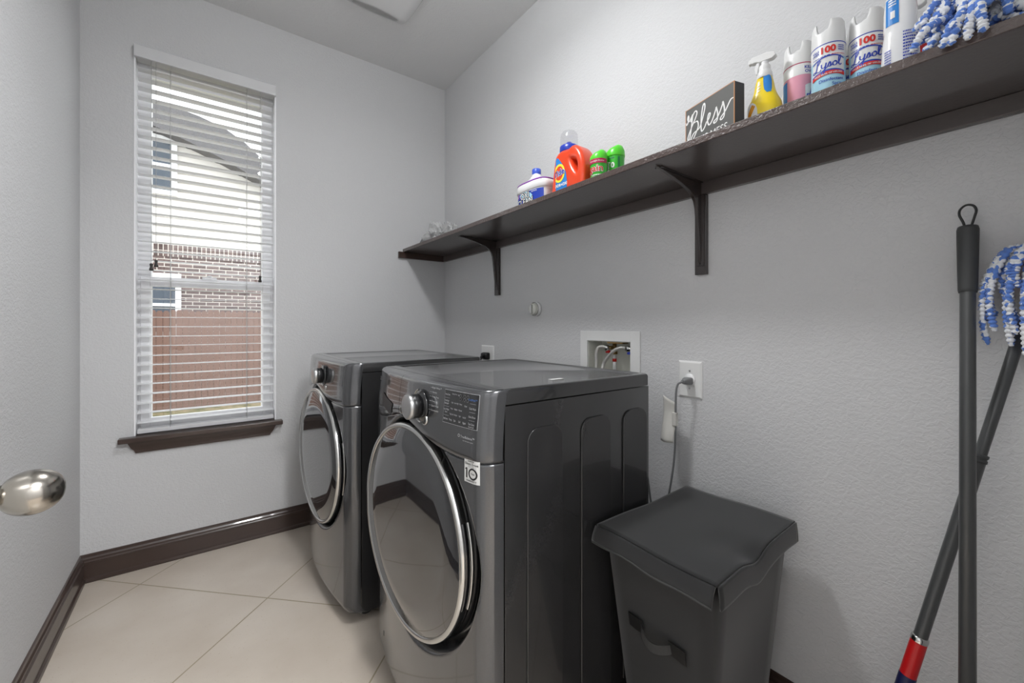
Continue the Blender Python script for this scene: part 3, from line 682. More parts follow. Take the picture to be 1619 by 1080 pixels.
# washer valve box
vb = empty('washer_valve_box', (0, -1.443, .98), 'white recessed washer outlet box with brass valves behind the washing machine', 'outlet box')
Y0, Z0 = -1.443, .98
f = MB(); fy_a, fy_b, fz_a, fz_b = -1.598-Y0, -1.288-Y0, .82-Z0, 1.100-Z0; iy_a, iy_b, iz_a, iz_b = by0-Y0+.003, by1-Y0-.003, bz0-Z0+.003, bz1-Z0-.003
f.box(-.006, 0, fy_a, iy_a, fz_a, fz_b).box(-.006, 0, iy_b, fy_b, fz_a, fz_b).box(-.006, 0, iy_a, iy_b, iz_b, fz_b).box(-.006, 0, iy_a, iy_b, fz_a, iz_a)
f.build('frame', M['white'], vb, bevel=.0012)
MB().box(.0, .087, iy_a, iy_a+.003, iz_a, iz_b).box(.0, .087, iy_b-.003, iy_b, iz_a, iz_b).box(.0, .087, iy_a+.003, iy_b-.003, iz_a, iz_a+.003).box(.0, .087, iy_a+.003, iy_b-.003, iz_b-.003, iz_b).box(.087, .090, iy_a, iy_b, iz_a, iz_b).build('recess', M['cream'], vb)
MB().box(.025, .06, -.050, .030, iz_b-.010, iz_b-.003).build('brass_strap', M['brass'], vb)
for (yv, nm, mt) in ((.012, 'hot', 'red'), (-.098, 'cold', 'blue')):
    v = MB().tube([(.05, yv, iz_b-.003), (.05, yv, 1.005-Z0)], .0085, 12).tube([(.05, yv, 1.030-Z0), (.02, yv+.012, 1.030-Z0)], .008, 12).lathe([(0, 0), (.012, 0), (.012, .012), (0, .012)], 6, Matrix.Translation((.05, yv, 1.003-Z0)), smooth=False).build('valve', M['brass'], vb)
    MB().tube([(.05, yv, 1.000-Z0), (.05, yv, .93-Z0)], .0075, 12).build('supply_pipe', M['whiteg'], v)
    MB().tube([(.05, yv, .985-Z0), (.05, yv, .972-Z0)], .0085, 12).build('pipe_band', M['redink' if mt == 'red' else 'royal'], v)
    MB().box(.018, .030, yv+.004, yv+.022, 1.008-Z0, 1.020-Z0).build('valve_lever', M[mt], v, bevel=.002)
    MB().lathe([(0, 0), (.0125, 0), (.0135, .004), (.0135, .012), (.010, .016), (0, .016)], 14, frame((.024, yv+.012, 1.030-Z0), (0, 0, 1), (.4, .9, 0), (-.93, .37, 0) if yv > 0 else (-.5, .86, 0))).build('hose_nut', M['chrome'], v)
def hose(pts, label):
    o = MB().tube(smooth_pts(pts, 8), .0068, 12).build('water_hose', M['hose']); return tag(o, label, 'hose')
hose([(.014, -1.414, 1.0315), (.006, -1.404, 1.035), (-.004, -1.390, 1.030), (-.008, -1.383, 1.005), (-.010, -1.385, .96), (-.10, -1.39, .86), (-.235, -1.40, .84)][0:5]+[(-.030, -1.392, .89), (-.12, -1.40, .80), (-.248, -1.41, .78)], 'braided water hose bending down from the left valve')
hose([(.014, -1.515, 1.0315), (.006, -1.500, 1.034), (-.002, -1.472, 1.022), (-.006, -1.440, .990), (-.010, -1.420, .955), (-.040, -1.43, .885), (-.14, -1.45, .79), (-.248, -1.46, .76)], 'braided water hose arching across from the right valve')

# near outlet with plug and cord
def plate(name, y0, y1, z0, z1, label):
    e = empty(name, (0, (y0+y1)/2, (z0+z1)/2), label, 'outlet'); hy, hz = (y1-y0)/2, (z1-z0)/2
    MB().loft([[(x, sy*(hy-i), sz*(hz-i)) for sy, sz in ((-1, -1), (1, -1), (1, 1), (-1, 1))] for x, i in ((0, 0), (-.0025, 0), (-.0062, .006))], smooth=False).build('cover_plate', M['white'], e)
    return e
ol = plate('wall_outlet', -1.842, -1.757, .878, 1.003, 'white outlet cover plate right of the valve box, with a grey plug in it')
MB().lathe([(0, .0062), (.020, .0062), (.020, .0085), (0, .0085)], 30, cT).build('receptacle', M['whiteg'], ol)
for z in (.030, -.030): MB().lathe([(0, .0085), (.0028, .0085), (.0035, .0062)], 12, frame((0, 0, z), (0, 1, 0), (0, 0, 1), (-1, 0, 0))).build('screw', M['brushed'], ol)
od = plate('wall_outlet', -.606, -.476, .885, 1.006, 'white outlet cover plate on the wall behind the dryer')
pc = empty('power_cord', (0, -1.799, .936), 'grey washing machine power cord hanging from the outlet with a white tag', 'cord')
PT = frame((-.0088, 0, 0), (0, 1, 0), (0, 0, 1), (-1, 0, 0))
MB().loft([[(x*s, y*s, z) for x, y in rrect(.014, .012, .006, 4)] for z, s in ((0, 1.0), (.012, 1.05), (.026, .82), (.030, .6), (.040, .42))], T=PT).build('plug', M['greycord'], pc, bevel=.0008)
cp_ = smooth_pts([(-.045, 0, 0), (-.055, .003, -.002), (-.062, .010, -.010), (-.062, .016, -.04), (-.058, .020, -.12), (-.056, .022, -.20), (-.055, .032, -.30), (-.056, .055, -.42), (-.060, .085, -.475), (-.062, .112, -.44), (-.070, .122, -.34), (-.090, .128, -.23), (-.15, .14, -.16), (-.252, .16, -.13)], 8)
MB().tube(cp_, .0036, 10).build('cable', M['greycord'], pc)
tg = MB(); 
def tagf(a, b):
    y = .066-.048*a; z = -.052-.155*b+.020*a*(1-b)*-1
    return (-.060-.010*math.sin(PI*a)*(.3+b)+.006*math.sin(5*b), y+.012*(1-b)*(a-.5)*0+ .004*b, z)
tg.grid(tagf, 10, 14); tg.build('paper_tag', M['paper'], pc, solid=.0006)
MB().box(-.0655, -.050, .015, .030, -.150, -.105).build('tag_tie', M['paper'], pc, bevel=.002)
dp = empty('dryer_plug', (0, -.540, .945), 'black dryer plug seated in the far wall outlet, top just showing', 'plug')
MB().loft([[(x*s, y*s, z) for x, y in rrect(.030, .020, .010, 5)] for z, s in ((.0065, 1), (.02, 1.02), (.034, .85), (.038, .6))], T=frame((0, 0, 0), (0, 1, 0), (0, 0, 1), (-1, 0, 0))).build('plug_body', M['black'], dp)
MB().tube(smooth_pts([(-.030, -.0, 0), (-.055, -.01, -.01), (-.075, -.02, -.06), (-.080, -.02, -.2), (-.08, -.02, -.35), (-.12, -.03, -.42), (-.296, -.05, -.42)], 6), .008, 10).build('plug_cable', M['black'], dp)

# ------------------------------------------------------------------ laundry hamper
hm = empty('laundry_hamper', (-.25, -1.96, 0), 'charcoal fabric laundry hamper with lid, standing beside the washing machine', 'laundry hamper')
hx, hyy = -.25, -1.96
top = [(-.486, -1.838), (-.500, -2.146), (-.100, -2.130), (-.095, -1.836)]
bot = [(-.392, -1.850), (-.408, -2.080), (-.115, -2.075), (-.110, -1.842)]
def quadring(q, z, n=10, r=.012, bulge=0.0):
    out = []; c = Vector((sum(p[0] for p in q)/4, sum(p[1] for p in q)/4))
    for i in range(4):
        a = Vector(q[i]); b = Vector(q[(i+1) % 4]); d = (b-a).normalized(); nn = Vector((d.y, -d.x)); nn = nn if (a-c).dot(nn) > 0 else -nn
        a2 = a+d*r; b2 = b-d*r
        for k in range(n):
            t = k/(n-1); p = a2.lerp(b2, t)+nn*bulge*math.sin(PI*t); out.append((p.x-hx, p.y-hyy, z))
    return out
mb = MB(); rings = []
for k in range(13):
    t = k/12; q = [tuple(Vector(bot[i]).lerp(Vector(top[i]), t)) for i in range(4)]; rings.append(quadring(q, 0.004+.580*t, bulge=-.006*math.sin(PI*t)+.002*math.sin(9*t)))
mb.loft(rings); mb.build('hamper_body', M['fabric'], hm)
lidc = [(-.510, -1.836), (-.515, -2.153), (-.075, -2.134), (-.080, -1.834)]
def lidp(a, b):
    p = (Vector(lidc[0])*(1-a)*(1-b)+Vector(lidc[1])*a*(1-b)+Vector(lidc[2])*a*b+Vector(lidc[3])*(1-a)*b)
    z = .605+.002*math.sin(7*a+3*b)-.006*math.exp(-((a-.0)**2/.02+(b-.55)**2/.05))-.016*math.exp(-((a-1.0)**2/.006+(b-.42)**2/.012))-.004*math.exp(-((a-.8)**2/.03+(b-.4)**2/.02))
    return (p.x-hx, p.y-hyy, z)
lid = MB().grid(lidp, 40, 40).build('lid', M['fabric'], hm, solid=.005)
def skirt(p0, p1, drop, outw, ab0, ab1, name, flare0=0, flare1=0, curl=0.0, arch1=0.0):
    def f(a, b):
        s = [ab0[i]+(ab1[i]-ab0[i])*a for i in (0, 1)]; P = Vector(lidp(*s)); o = Vector((outw[0], outw[1], 0))
        e0 = flare0*max(0, 1-a/.12)**2; e1 = flare1*max(0, 1-(1-a)/.10)**2
        d = drop*(1-arch1*max(0, 1-(1-a)/.10)**2)
        return tuple(P+o*(.004+curl*math.sin(b*PI/2)+(e0+e1)*b)+Vector((0, 0, -d*b-.002*math.sin(14*a)*b)))
    MB().grid(f, 30, 8).build(name, M['fabric'], lid, solid=.004)
skirt(0, 1, .036, (-1, .07), (0, 0), (1, 0), 'lid_skirt', 0, .0, .013)          # front, bent outward
skirt(1, 2, .046, (.07, -1), (1, 0), (1, 1), 'lid_skirt', .0, 0, .004)        # near side
skirt(3, 0, .040, (0, 0), (0, 0), (0, 1), 'lid_skirt', 0, 0, .003)
skirt(2, 3, .046, (1, 0), (0, 1), (1, 1), 'lid_skirt', 0, 0, .003)
# seam piping along the front skirt
pp = MB().tube([tuple(Vector(lidp(a, 0))+Vector((-.0185, 0, -.037-.002*math.sin(14*a)))) for a in [k/24 for k in range(25)]], .0026, 6); pp.build('skirt_piping', M['strap'], lid)
# strap handle on front face
def fp(y, z):
    t = (z-.004)/.580; xa = bot[0][0]+(top[0][0]-bot[0][0])*t; xb = bot[1][0]+(top[1][0]-bot[1][0])*t
    ya = bot[0][1]+(top[0][1]-bot[0][1])*t; yb = bot[1][1]+(top[1][1]-bot[1][1])*t; s = (y-ya)/(yb-ya); return xa+(xb-xa)*s
hz = .378
st_ = MB(); pts = []
for k in range(15):
    t = k/14; y = -1.935-.090*t; bulge = .024*math.sin(PI*t)**.7; pts.append((fp(y, hz)-.001-bulge-hx, y-hyy, hz-.012*math.sin(PI*t)))
rings = [[(p[0]-.0015, p[1], p[2]-.011), (p[0]-.0015, p[1], p[2]+.011), (p[0]+.0015, p[1], p[2]+.011), (p[0]+.0015, p[1], p[2]-.011)] for p in pts]
so = st_.loft(rings, smooth=False).build('strap_handle', M['strap'], hm)
for (ya, yb) in ((-1.900, -1.942), (-2.016, -2.060)):
    MB().add([(fp(y, z)-.003-hx-o_, y-hyy, z) for o_ in (0, .003) for y in (ya, yb) for z in (hz-.018, hz+.018)], [(0, 1, 3, 2), (4, 6, 7, 5), (0, 4, 5, 1), (2, 3, 7, 6), (0, 2, 6, 4), (1, 5, 7, 3)]).build('strap_patch', M['leather'], so, bevel=.001)

# ------------------------------------------------------------------ mops
def mopstrand(mb, pts, r=.0055, seed=0):
    P = smooth_pts(pts, 36); Lg = sum((P[i+1]-P[i]).length for i in range(len(P)-1))
    mb.tube(P, lambda t: r*(.50+.62*abs(math.sin(PI*t*Lg/.0085+seed))**.7)*(1 if t < .98 else .6), 7)
A0 = Vector((-.300, -2.468, .0)); A1 = Vector((-.040, -2.4425, 1.332))
pa = empty('mop_pole', (A0.x, A0.y, 0), 'grey pole with tapered grip and hanging loop, standing upright against right wall', 'pole')
dA = (A1-A0); L_A = dA.length; dA.normalize(); TA = frame((0, 0, 0), (0, 1, 0), dA.cross(Vector((0, 1, 0))), dA)
TA = frame((0, 0, 0), dA.cross(Vector((1, 0, 0))).cross(dA), dA.cross(Vector((1, 0, 0))), dA)
MB().lathe([(0, .05), (.0118, .05), (.0118, L_A-.135)], 24, TA).build('pole', M['pole'], pa)
MB().lathe([(0, 0), (.020, 0), (.020, .02), (.016, .05), (.0135, .10), (.0118, .101)], 20, TA).build('pole_foot', M['grip'], pa)
MB().lathe([(.0118, L_A-.142), (.0135, L_A-.142), (.0145, L_A-.136), (.0165, L_A-.03), (.0168, L_A-.006), (.0155, L_A), (.008, L_A+.002), (0, L_A+.0025)], 26, TA).build('grip', M['grip'], pa)
e1 = A1-A0
lp = [e1+Vector((0, .004, -.002)), e1+Vector((.002, .007, .012)), e1+Vector((.004, .0125, .028)), e1+Vector((.005, .0115, .040)), e1+Vector((.006, .003, .048)), e1+Vector((.006, -.007, .045)), e1+Vector((.005, -.0115, .034)), e1+Vector((.004, -.009, .020)), e1+Vector((.002, -.004, -.002))]
MB().tube(smooth_pts(lp, 6), .0022, 8).build('hanging_loop', M['black'], pa)
B0 = Vector((-.178, -2.288, 0)); B1 = Vector((-.022, -2.541, 1.25)); dB = (B1-B0); L_B = dB.length; dB.normalize()
pb = empty('string_mop', B0, 'string mop with blue and white strands, leaning head up against right wall', 'mop')
TB = frame((0, 0, 0), dB.cross(Vector((1, 0, 0))).cross(dB), dB.cross(Vector((1, 0, 0))), dB)
zc = .476
MB().lathe([(.0115, zc), (.0115, .875), ], 24, TB).build('pole', M['pole'], pb)
MB().lathe([(.0095, .86), (.0095, L_B-.02), (0, L_B-.02)], 24, TB).build('upper_pole', M['pole'], pb)
MB().lathe([(.0095, .872), (.0128, .872), (.0128, .877), (.0108, .880), (.0128, .883), (.0128, .888), (.0095, .889)], 24, TB).build('joint_ring', M['grip'], pb)
MB().lathe([(0, 0), (.012, .0), (.0145, .01), (.0138, zc)], 24, TB).build('red_grip', M['red'], pb)
MB().lathe([(.0144, .300), (.0147, .302), (.0145, .392), (.0142, .394)], 24, TB).build('navy_band', M['navy'], pb)
MB().lathe([(.0140, zc-.004), (.0146, zc), (.0140, zc+.006), (.0110, zc+.008)], 24, TB).build('grip_collar', M['chrome'], pb)
hd = MB().lathe([(.013, L_B-.06), (.018, L_B-.05), (.022, L_B), (.030, L_B+.02), (.030, L_B+.03), (0, L_B+.034)], 20, TB).build('mop_socket', M['red'], pb)
c = (B1-B0)+Vector((-.02, 0, .0)); r = random.Random(11)
for k in range(30):
    a = 2*PI*k/30+r.uniform(-.1, .1); d = Vector((-abs(math.cos(a))*.6-.05, math.sin(a)*.9, 0)); R_ = r.uniform(.05, .085); dr = r.uniform(.02, .17)
    p0 = c+Vector((0, 0, .012)); pts = [p0, p0+d*R_*.6+Vector((0, 0, .014)), p0+d*R_+Vector((0, 0, -.015-dr*.25)), p0+d*R_*1.08+Vector((0, 0, -.02-dr*.65)), p0+d*R_*r.uniform(.85, 1.05)+Vector((0, 0, -.03-dr))]
    for p in pts: p.x = min(p.x, -B0.x-.012)
    m_ = MB(); mopstrand(m_, pts, .0058, k); m_.build('strand', M['strand'], hd)

# ------------------------------------------------------------------ things on the shelf
ST = SZ1+.0008
def facing(loc, deg):   # local frame on shelf: label faces angle; +x of label to the reader's right
    return empty
def cylmap(R_, z0, e=.0004, sx=1.0):   # label centre faces local -X; x runs to reader's right
    return lambda x, y: (-(R_+e)*math.cos(x/R_), -(R_+e)*math.sin(x/R_)*sx, z0+y)
LYS = [[(.62, .95), (.92, 1.42), (.80, 1.62), (.60, 1.30), (.46, .60), (.18, .02), (-.12, .06), (-.02, .28), (.40, .08), (.78, -.02), (1.0, .20)],
       [(1.08, .86), (1.06, .42), (1.28, .24), (1.52, .46), (1.62, .90), (1.50, .28), (1.30, -.46), (1.06, -.52), (1.06, -.24), (1.42, .02), (1.74, .24)],
       [(1.74, .24), (2.02, .86), (2.12, .50), (2.02, .22), (1.84, .24)], [(2.04, .24), (2.30, .40)],
       [(2.62, .84), (2.36, .60), (2.42, .26), (2.70, .26), (2.86, .58), (2.70, .84), (2.56, .76), (2.90, .66)],
       [(2.98, .34), (3.30, 1.10), (3.34, 1.56), (3.14, 1.34), (3.06, .62), (3.20, .20), (3.46, .40)]]
def lysol2d(w, lw=.17):
    s_ = w/3.6; return xf2d(merge2d(*[ribbon(p, lw) for p in LYS]), -w/2, 0, s_)
def spray_can(loc, rz, label, main='pale', band='pale', pink=False, group=None):
    e = empty('spray_can', loc, label, 'spray can', group, rz); R_ = .0328
    MB().lathe([(0, 0), (R_-.001, 0), (R_, .003), (R_, .164)], 36).build('can_body', M[main], e)
    MB().lathe([(R_+.0003, .132 if not pink else .136), (R_+.0003, .164), (R_, .1645)], 36).build('label_band', M['white'], e)
    MB().lathe([(R_+.0002, .1640), (R_+.0008, .1645), (R_+.0008, .1658), (R_+.0002, .1664)], 36).build('rim', M['royal' if not pink else 'magenta'], e)
    # moulded cap with finger notch
    n = 72; rings = []
    for (r, z, k) in ((R_, .166, 0), (R_+.0002, .182, 0), (R_-.0004, .194, .25), (R_-.0010, .206, .55), (R_-.0020, .217, .85), (R_-.0045, .223, 1)):
        ring = []
        for i in range(n):
            a = 2*PI*i/n; x = -math.cos(a); y = math.sin(a)
            aa = math.atan2(math.sin(a), math.cos(a)); dd = abs(aa-.40)/.56; notch = (1-dd**4) if dd < 1 else 0
            zz = z-(z-.196)*notch*(1 if z > .196 else 0)
            ring.append((x*r, y*r, zz))
        rings.append(ring)
    cap = MB().loft(rings, cap=False); 
    inner = [[(v[0]*.90, v[1]*.90, v[2]) for v in rings[-1]], [(v[0]*.86, v[1]*.86, .190) for v in rings[-1]]]
    cap.loft([rings[-1]]+inner, cap=False).add([(v[0]*.86, v[1]*.86, .190) for v in rings[-1]], [tuple(range(n))])
    co = cap.build('cap', M['white'], e)
    MB().lathe([(0, .190), (.012, .190), (.012, .208), (.009, .212), (0, .212)], 18).build('nozzle', M['white'], co)
    MB().lathe([(0, 0), (.0028, 0), (.0028, .002), (0, .002)], 12, frame((-.0118, -.002, .2045), (0, 1, 0), (0, 0, 1), (-1, -.3, 0))).build('nozzle_hole', M['royal'], co)
    cm = cylmap(R_, 0, .0008); W2 = .060
    if pink:
        put2d(MB(), rect2d(-.050, -.030, .01, .130, 8), cm).build('blue_panel', M['lblue'], e)
        put2d(MB(), rect2d(.010, .050, .020, .108, 12, 1, .006), cm).build('white_panel', M['white'], e)
        mk = MB(); cm2 = cylmap(R_, 0, .0014); put2d(mk, xf2d(lysol2d(.052), .042, .082), cm2); put2d(mk, xf2d(text_mesh('KILLS', .010, bold=.0003), .020, .153), cm); put2d(mk, xf2d(text_mesh('OVER', .010, bold=.0003), .022, .143), cm)
        put2d(mk, rect2d(.012, .052, .068, .073, 8, 1, .004), cm2); mk.build('lettering', M['royal'], e)
        put2d(MB(), rect2d(.010, .052, .054, .067, 8, 1, .004), cm2).build('red_band', M['redink'], e)
        return e
    cmB = cylmap(R_, 0, .0006)
    put2d(MB(), merge2d(rect2d(-.034, .034, .096, .126, 14, 1, .009)), cmB).build('white_panel', M['white'], e)
    cm = cylmap(R_, 0, .0012)
    mk = MB()
    put2d(mk, xf2d(lysol2d(.058), 0, .106, 1, rot=.05), cm)
    put2d(mk, xf2d(text_mesh('KILLS', .0065, bold=.0002), -.025, .153), cm); put2d(mk, xf2d(text_mesh('OVER', .0065, bold=.0002), -.025, .1465), cm)
    put2d(mk, scribble(.019, .033, .144, .158, 3, 2), cm)
    put2d(mk, scribble(-.032, .004, .1355, .1385, 1, 5), cm)
    put2d(mk, rect2d(-.032, .032, .1255, .1285, 14, 1, .008), cm); put2d(mk, rect2d(-.034, .034, .0955, .0985, 14, 1, .005), cm)
    put2d(mk, xf2d(text_mesh('Disinfectant', .0100, bold=.0001), .006, .080), cm); put2d(mk, xf2d(text_mesh('Spray', .0100, bold=.0001), .018, .069), cm)
    put2d(mk, scribble(-.034, -.020, .046, .060, 4, 8), cm)
    mk.build('lettering', M['royal'], e)
    rd = MB(); put2d(rd, xf2d(text_mesh('100', .0205, bold=.0009), -.001, .150), cm); rd.build('red_number', M['redink'], e); rd = MB(); put2d(rd, rect2d(-.034, .034, .0870, .0955, 14, 1, .005), cm); rd.build('red_band', M['redink'], e); put2d(MB(), scribble(.006, .034, .1355, .1385, 1, 6), cm).build('red_line', M['redink'], e)
    wt = MB(); cm3 = cylmap(R_, 0, .0017); put2d(wt, xf2d(text_mesh('KILLS 99.9% OF VIRUSES', .0052, bold=.0001), 0, .0945), cm3); wt.build('white_print', M['white'], e)
    return e
def rz_to_cam(x, y, off=0):   # local -X turned towards the viewer's doorway
    return math.atan2(-2.573-y, -1.332-x)-PI+off
def bottle_loft(rings, name, m, parent): return MB().loft(rings).build(name, m, parent)
def oval(rx, ry, z, n=28, cx=0, cy=0, p=2.4):
    out = []
    for k in range(n):
        a = 2*PI*k/n; c_, s_ = math.cos(a), math.sin(a)
        out.append((cx+rx*math.copysign(abs(c_)**(2/p), c_), cy+ry*math.copysign(abs(s_)**(2/p), s_), z))
    return out
# local frames: -X faces the room, +Y is the reader's left, -Y the reader's right
# crumpled wrap with a folded board, far corner
cw = empty('crumpled_plastic_bag', (-.19, -.345, ST), 'crumpled grey plastic wrap lying on the far end of the shelf', 'plastic bag')
def crump(a, b):
    th = 2*PI*a; ph = b*PI/2; rx, ry, rz_ = .085, .16, .088
    n_ = 1+.45*noise.noise(Vector((math.cos(th)*2.1*math.cos(ph)+3, math.sin(th)*2.1*math.cos(ph), ph*2.4)))+.22*noise.noise(Vector((math.cos(th)*7, math.sin(th)*7, ph*9)))
    return (rx*math.cos(th)*math.cos(ph)*n_, ry*math.sin(th)*math.cos(ph)*n_, max(0.0005, rz_*math.sin(ph)*n_*(1.1+.5*noise.noise(Vector((math.sin(th)*3, ph*3, 1))))))
MB().grid(crump, 72, 24, smooth=False).build('bag', M['wrap'], cw)
MB().prism([(-.03, 0), (.10, 0), (.10, .03), (.06, .052), (.055, .052)], .004, frame((-.06, .20, 0), (0, -1, 0), (0, 0, 1), (-1, 0, 0))).build('folded_edge', M['greycord'], cw)

# stain remover jug
jg = empty('stain_remover_jug', (-.185, -1.203, ST), 'white jug with purple rim and blue cap, left of the orange detergent bottle', 'jug')
def jr(s, z, ry=.098, rx=.052): return oval(rx*s, ry*s, z, 32, p=3.2)
bottle_loft([jr(.90, 0), jr(.95, .004), jr(.96, .076), jr(.965, .078)], 'jug_body', M['whiteg'], jg)
bottle_loft([jr(.965, .078), jr(1.03, .081), jr(1.03, .108), jr(1.0, .111)], 'shoulder_band', M['whiteg'], jg)
bottle_loft([jr(1.0, .111), jr(1.02, .112), jr(1.0, .1160), jr(.92, .119)], 'purple_rim', M['purple'], jg)
bottle_loft([jr(.90, .118), jr(.6, .130, .085, .05), oval(.020, .020, .146, 32), oval(.018, .018, .156, 32)], 'jug_top', M['whiteg'], jg)
MB().lathe([(.0185, .154), (.0195, .156), (.0195, .176), (.017, .179), (0, .179)], 28).build('cap', M['capblue'], jg)
def jl(z0, e=.001):
    def f(x, y):   # wrap on superellipse front
        s = .962; ry, rx = .098*s, .052*s; yy = max(-.97, min(.97, -x/ry)); return (-(rx+e)*(1-abs(yy)**3.2)**(1/3.2), yy*ry, z0+y)
    return f
put2d(MB(), rect2d(-.086, .086, .004, .074, 30), jl(0)).build('blue_label', M['royal'], jg)
put2d(MB(), xf2d(ell2d(-.020, .040, .056, .036), 0, 0), jl(0, .0015)).build('white_burst', M['pale'], jg)
put2d(MB(), rect2d(-.088, -.058, .056, .074, 4), jl(0, .002)).build('purple_patch', M['purple'], jg)
put2d(MB(), merge2d(scribble(-.086, -.062, .059, .071, 2, 3), scribble(.028, .060, .064, .071, 2, 9)), jl(0, .003)).build('small_print', M['white'], jg)
ol_ = MB()
for s_, y in (('OXI', .058), ('CLEAN', .033)): put2d(ol_, xf2d(text_mesh(s_, .034, bold=.0032), -.016, y), jl(0, .0024))
ol_.build('lettering_outline', M['ink'], jg)
wt = MB()
for s_, y in (('OXI', .058), ('CLEAN', .033)): put2d(wt, xf2d(text_mesh(s_, .034, bold=.0004), -.016, y), jl(0, .0030))
wt.build('lettering', M['lettering'], jg)

# orange detergent bottle with loop handle
tb = empty('detergent_bottle', (-.172, -1.408, ST), 'orange laundry detergent bottle with clear cup over its blue cap', 'detergent bottle')
def poly_tri(outer, hole, d, bm_name, m, parent, T, bevel):
    c = bpy.data.curves.new('p', 'CURVE'); c.dimensions = '2D'; c.fill_mode = 'BOTH'; c.extrude = d/2-bevel; c.bevel_depth = bevel; c.bevel_resolution = 4
    for L_ in (outer, hole):
        if not L_: continue
        s = c.splines.new('POLY'); s.points.add(len(L_)-1); s.use_cyclic_u = True
        for i, p in enumerate(L_): s.points[i].co = (p[0], p[1], 0, 1)
    o = bpy.data.objects.new('p', c); me = bpy.data.meshes.new_from_object(o); bpy.data.objects.remove(o); bpy.data.curves.remove(c)
    mb = MB(); mb.add([v.co for v in me.vertices], [tuple(p.vertices) for p in me.polygons], True, T); bpy.data.meshes.remove(me)
    return mb.build(bm_name, m, parent)
B_ = .022
outer = smooth_pts([(-.088+B_, .0+B_, 0), (.0, .0+B_, 0), (.093-B_, .0+B_, 0), (.098-B_, .05, 0), (.099-B_, .10, 0), (.094-B_, .130, 0), (.081-B_, .158, 0), (.060-B_, .178, 0), (.022-B_*.3, .190-B_*.8, 0), (-.020, .194-B_*.8, 0), (-.054+B_*.6, .188-B_*.8, 0), (-.070+B_, .155, 0), (-.080+B_, .10, 0), (-.087+B_, .05, 0)], 5, True)
hole = smooth_pts([(.034, .150, 0), (.054, .140, 0), (.062, .115, 0), (.058, .085, 0), (.046, .086, 0), (.032, .112, 0), (.026, .138, 0)], 5, True)
hole = [(.047+(p[0]-.046)*1.85, .118+(p[1]-.118)*1.40) for p in hole]
TT = frame((0, 0, 0), (0, -1, 0), (0, 0, 1), (-1, 0, 0))
poly_tri([(p[0], p[1]) for p in outer], hole, .084, 'bottle_body', M['orange'], tb, TT, .018)
MB().lathe([(.028, .186), (.035, .190), (.037, .194), (.037, .212), (.034, .216), (.025, .217)], 36, Matrix.Translation((0, .020, 0))).build('spout_cap', M['blue'], tb)
MB().lathe([(.026, .214), (.018, .222), (.010, .232), (0, .234)], 30, Matrix.Translation((0, .020, 0))).build('spout', M['blue'], tb)
MB().lathe([(.0345, .216), (.0345, .240), (.033, .262), (.026, .272), (0, .274)], 36, Matrix.Translation((0, .020, 0))).build('measuring_cup', M['clearcup'], tb)
def strip2d(rows, nx=8):   # rows of (y, x0, x1) -> filled shape
    vs = []; fs = []
    for y, a, b in rows: vs += [(a+(b-a)*i/nx, y) for i in range(nx+1)]
    for j in range(len(rows)-1):
        for i in range(nx): q = j*(nx+1)+i; fs.append((q, q+1, q+nx+2, q+nx+1))
    return vs, fs
def tl2(e): return lambda x, y: (-.0420-e+max(0, (-x-.050))*.55, -x, y)
def lpts(g): return strip2d([(y, a-g, b+g) for y, a, b in ((.010, -.074, .010), (.04, -.073, .012), (.07, -.071, .011), (.10, -.067, .006), (.125, -.063, -.006), (.145, -.058, -.020), (.160, -.051, -.032), (.167, -.045, -.040))])
put2d(MB(), lpts(.0025), tl2(.0006)).build('label_rim', M['orange'], tb)
put2d(MB(), lpts(0), tl2(.0012)).build('blue_label', M['lblue'], tb)
put2d(MB(), ring2d(-.030, .104, .031, .036, .009, 30), tl2(.0022)).build('yellow_ring', M['lyellow'], tb)
put2d(MB(), ell2d(-.030, .104, .0225, .0275, 30), tl2(.0022)).build('orange_disc', M['orange'], tb)
put2d(MB(), xf2d(text_mesh('Tide', .033, bold=.0022), -.030, .104, rot=.15), tl2(.0032)).build('lettering_outline', M['lettering'], tb)
put2d(MB(), xf2d(text_mesh('Tide', .033, bold=.0006), -.030, .104, rot=.15), tl2(.0040)).build('lettering', M['royal'], tb)
put2d(MB(), merge2d(xf2d(text_mesh('ODOR+OXI', .0150, bold=.0007), -.026, .056), scribble(-.070, -.05, .030, .042, 2, 4)), tl2(.0026)).build('white_print', M['lettering'], tb)

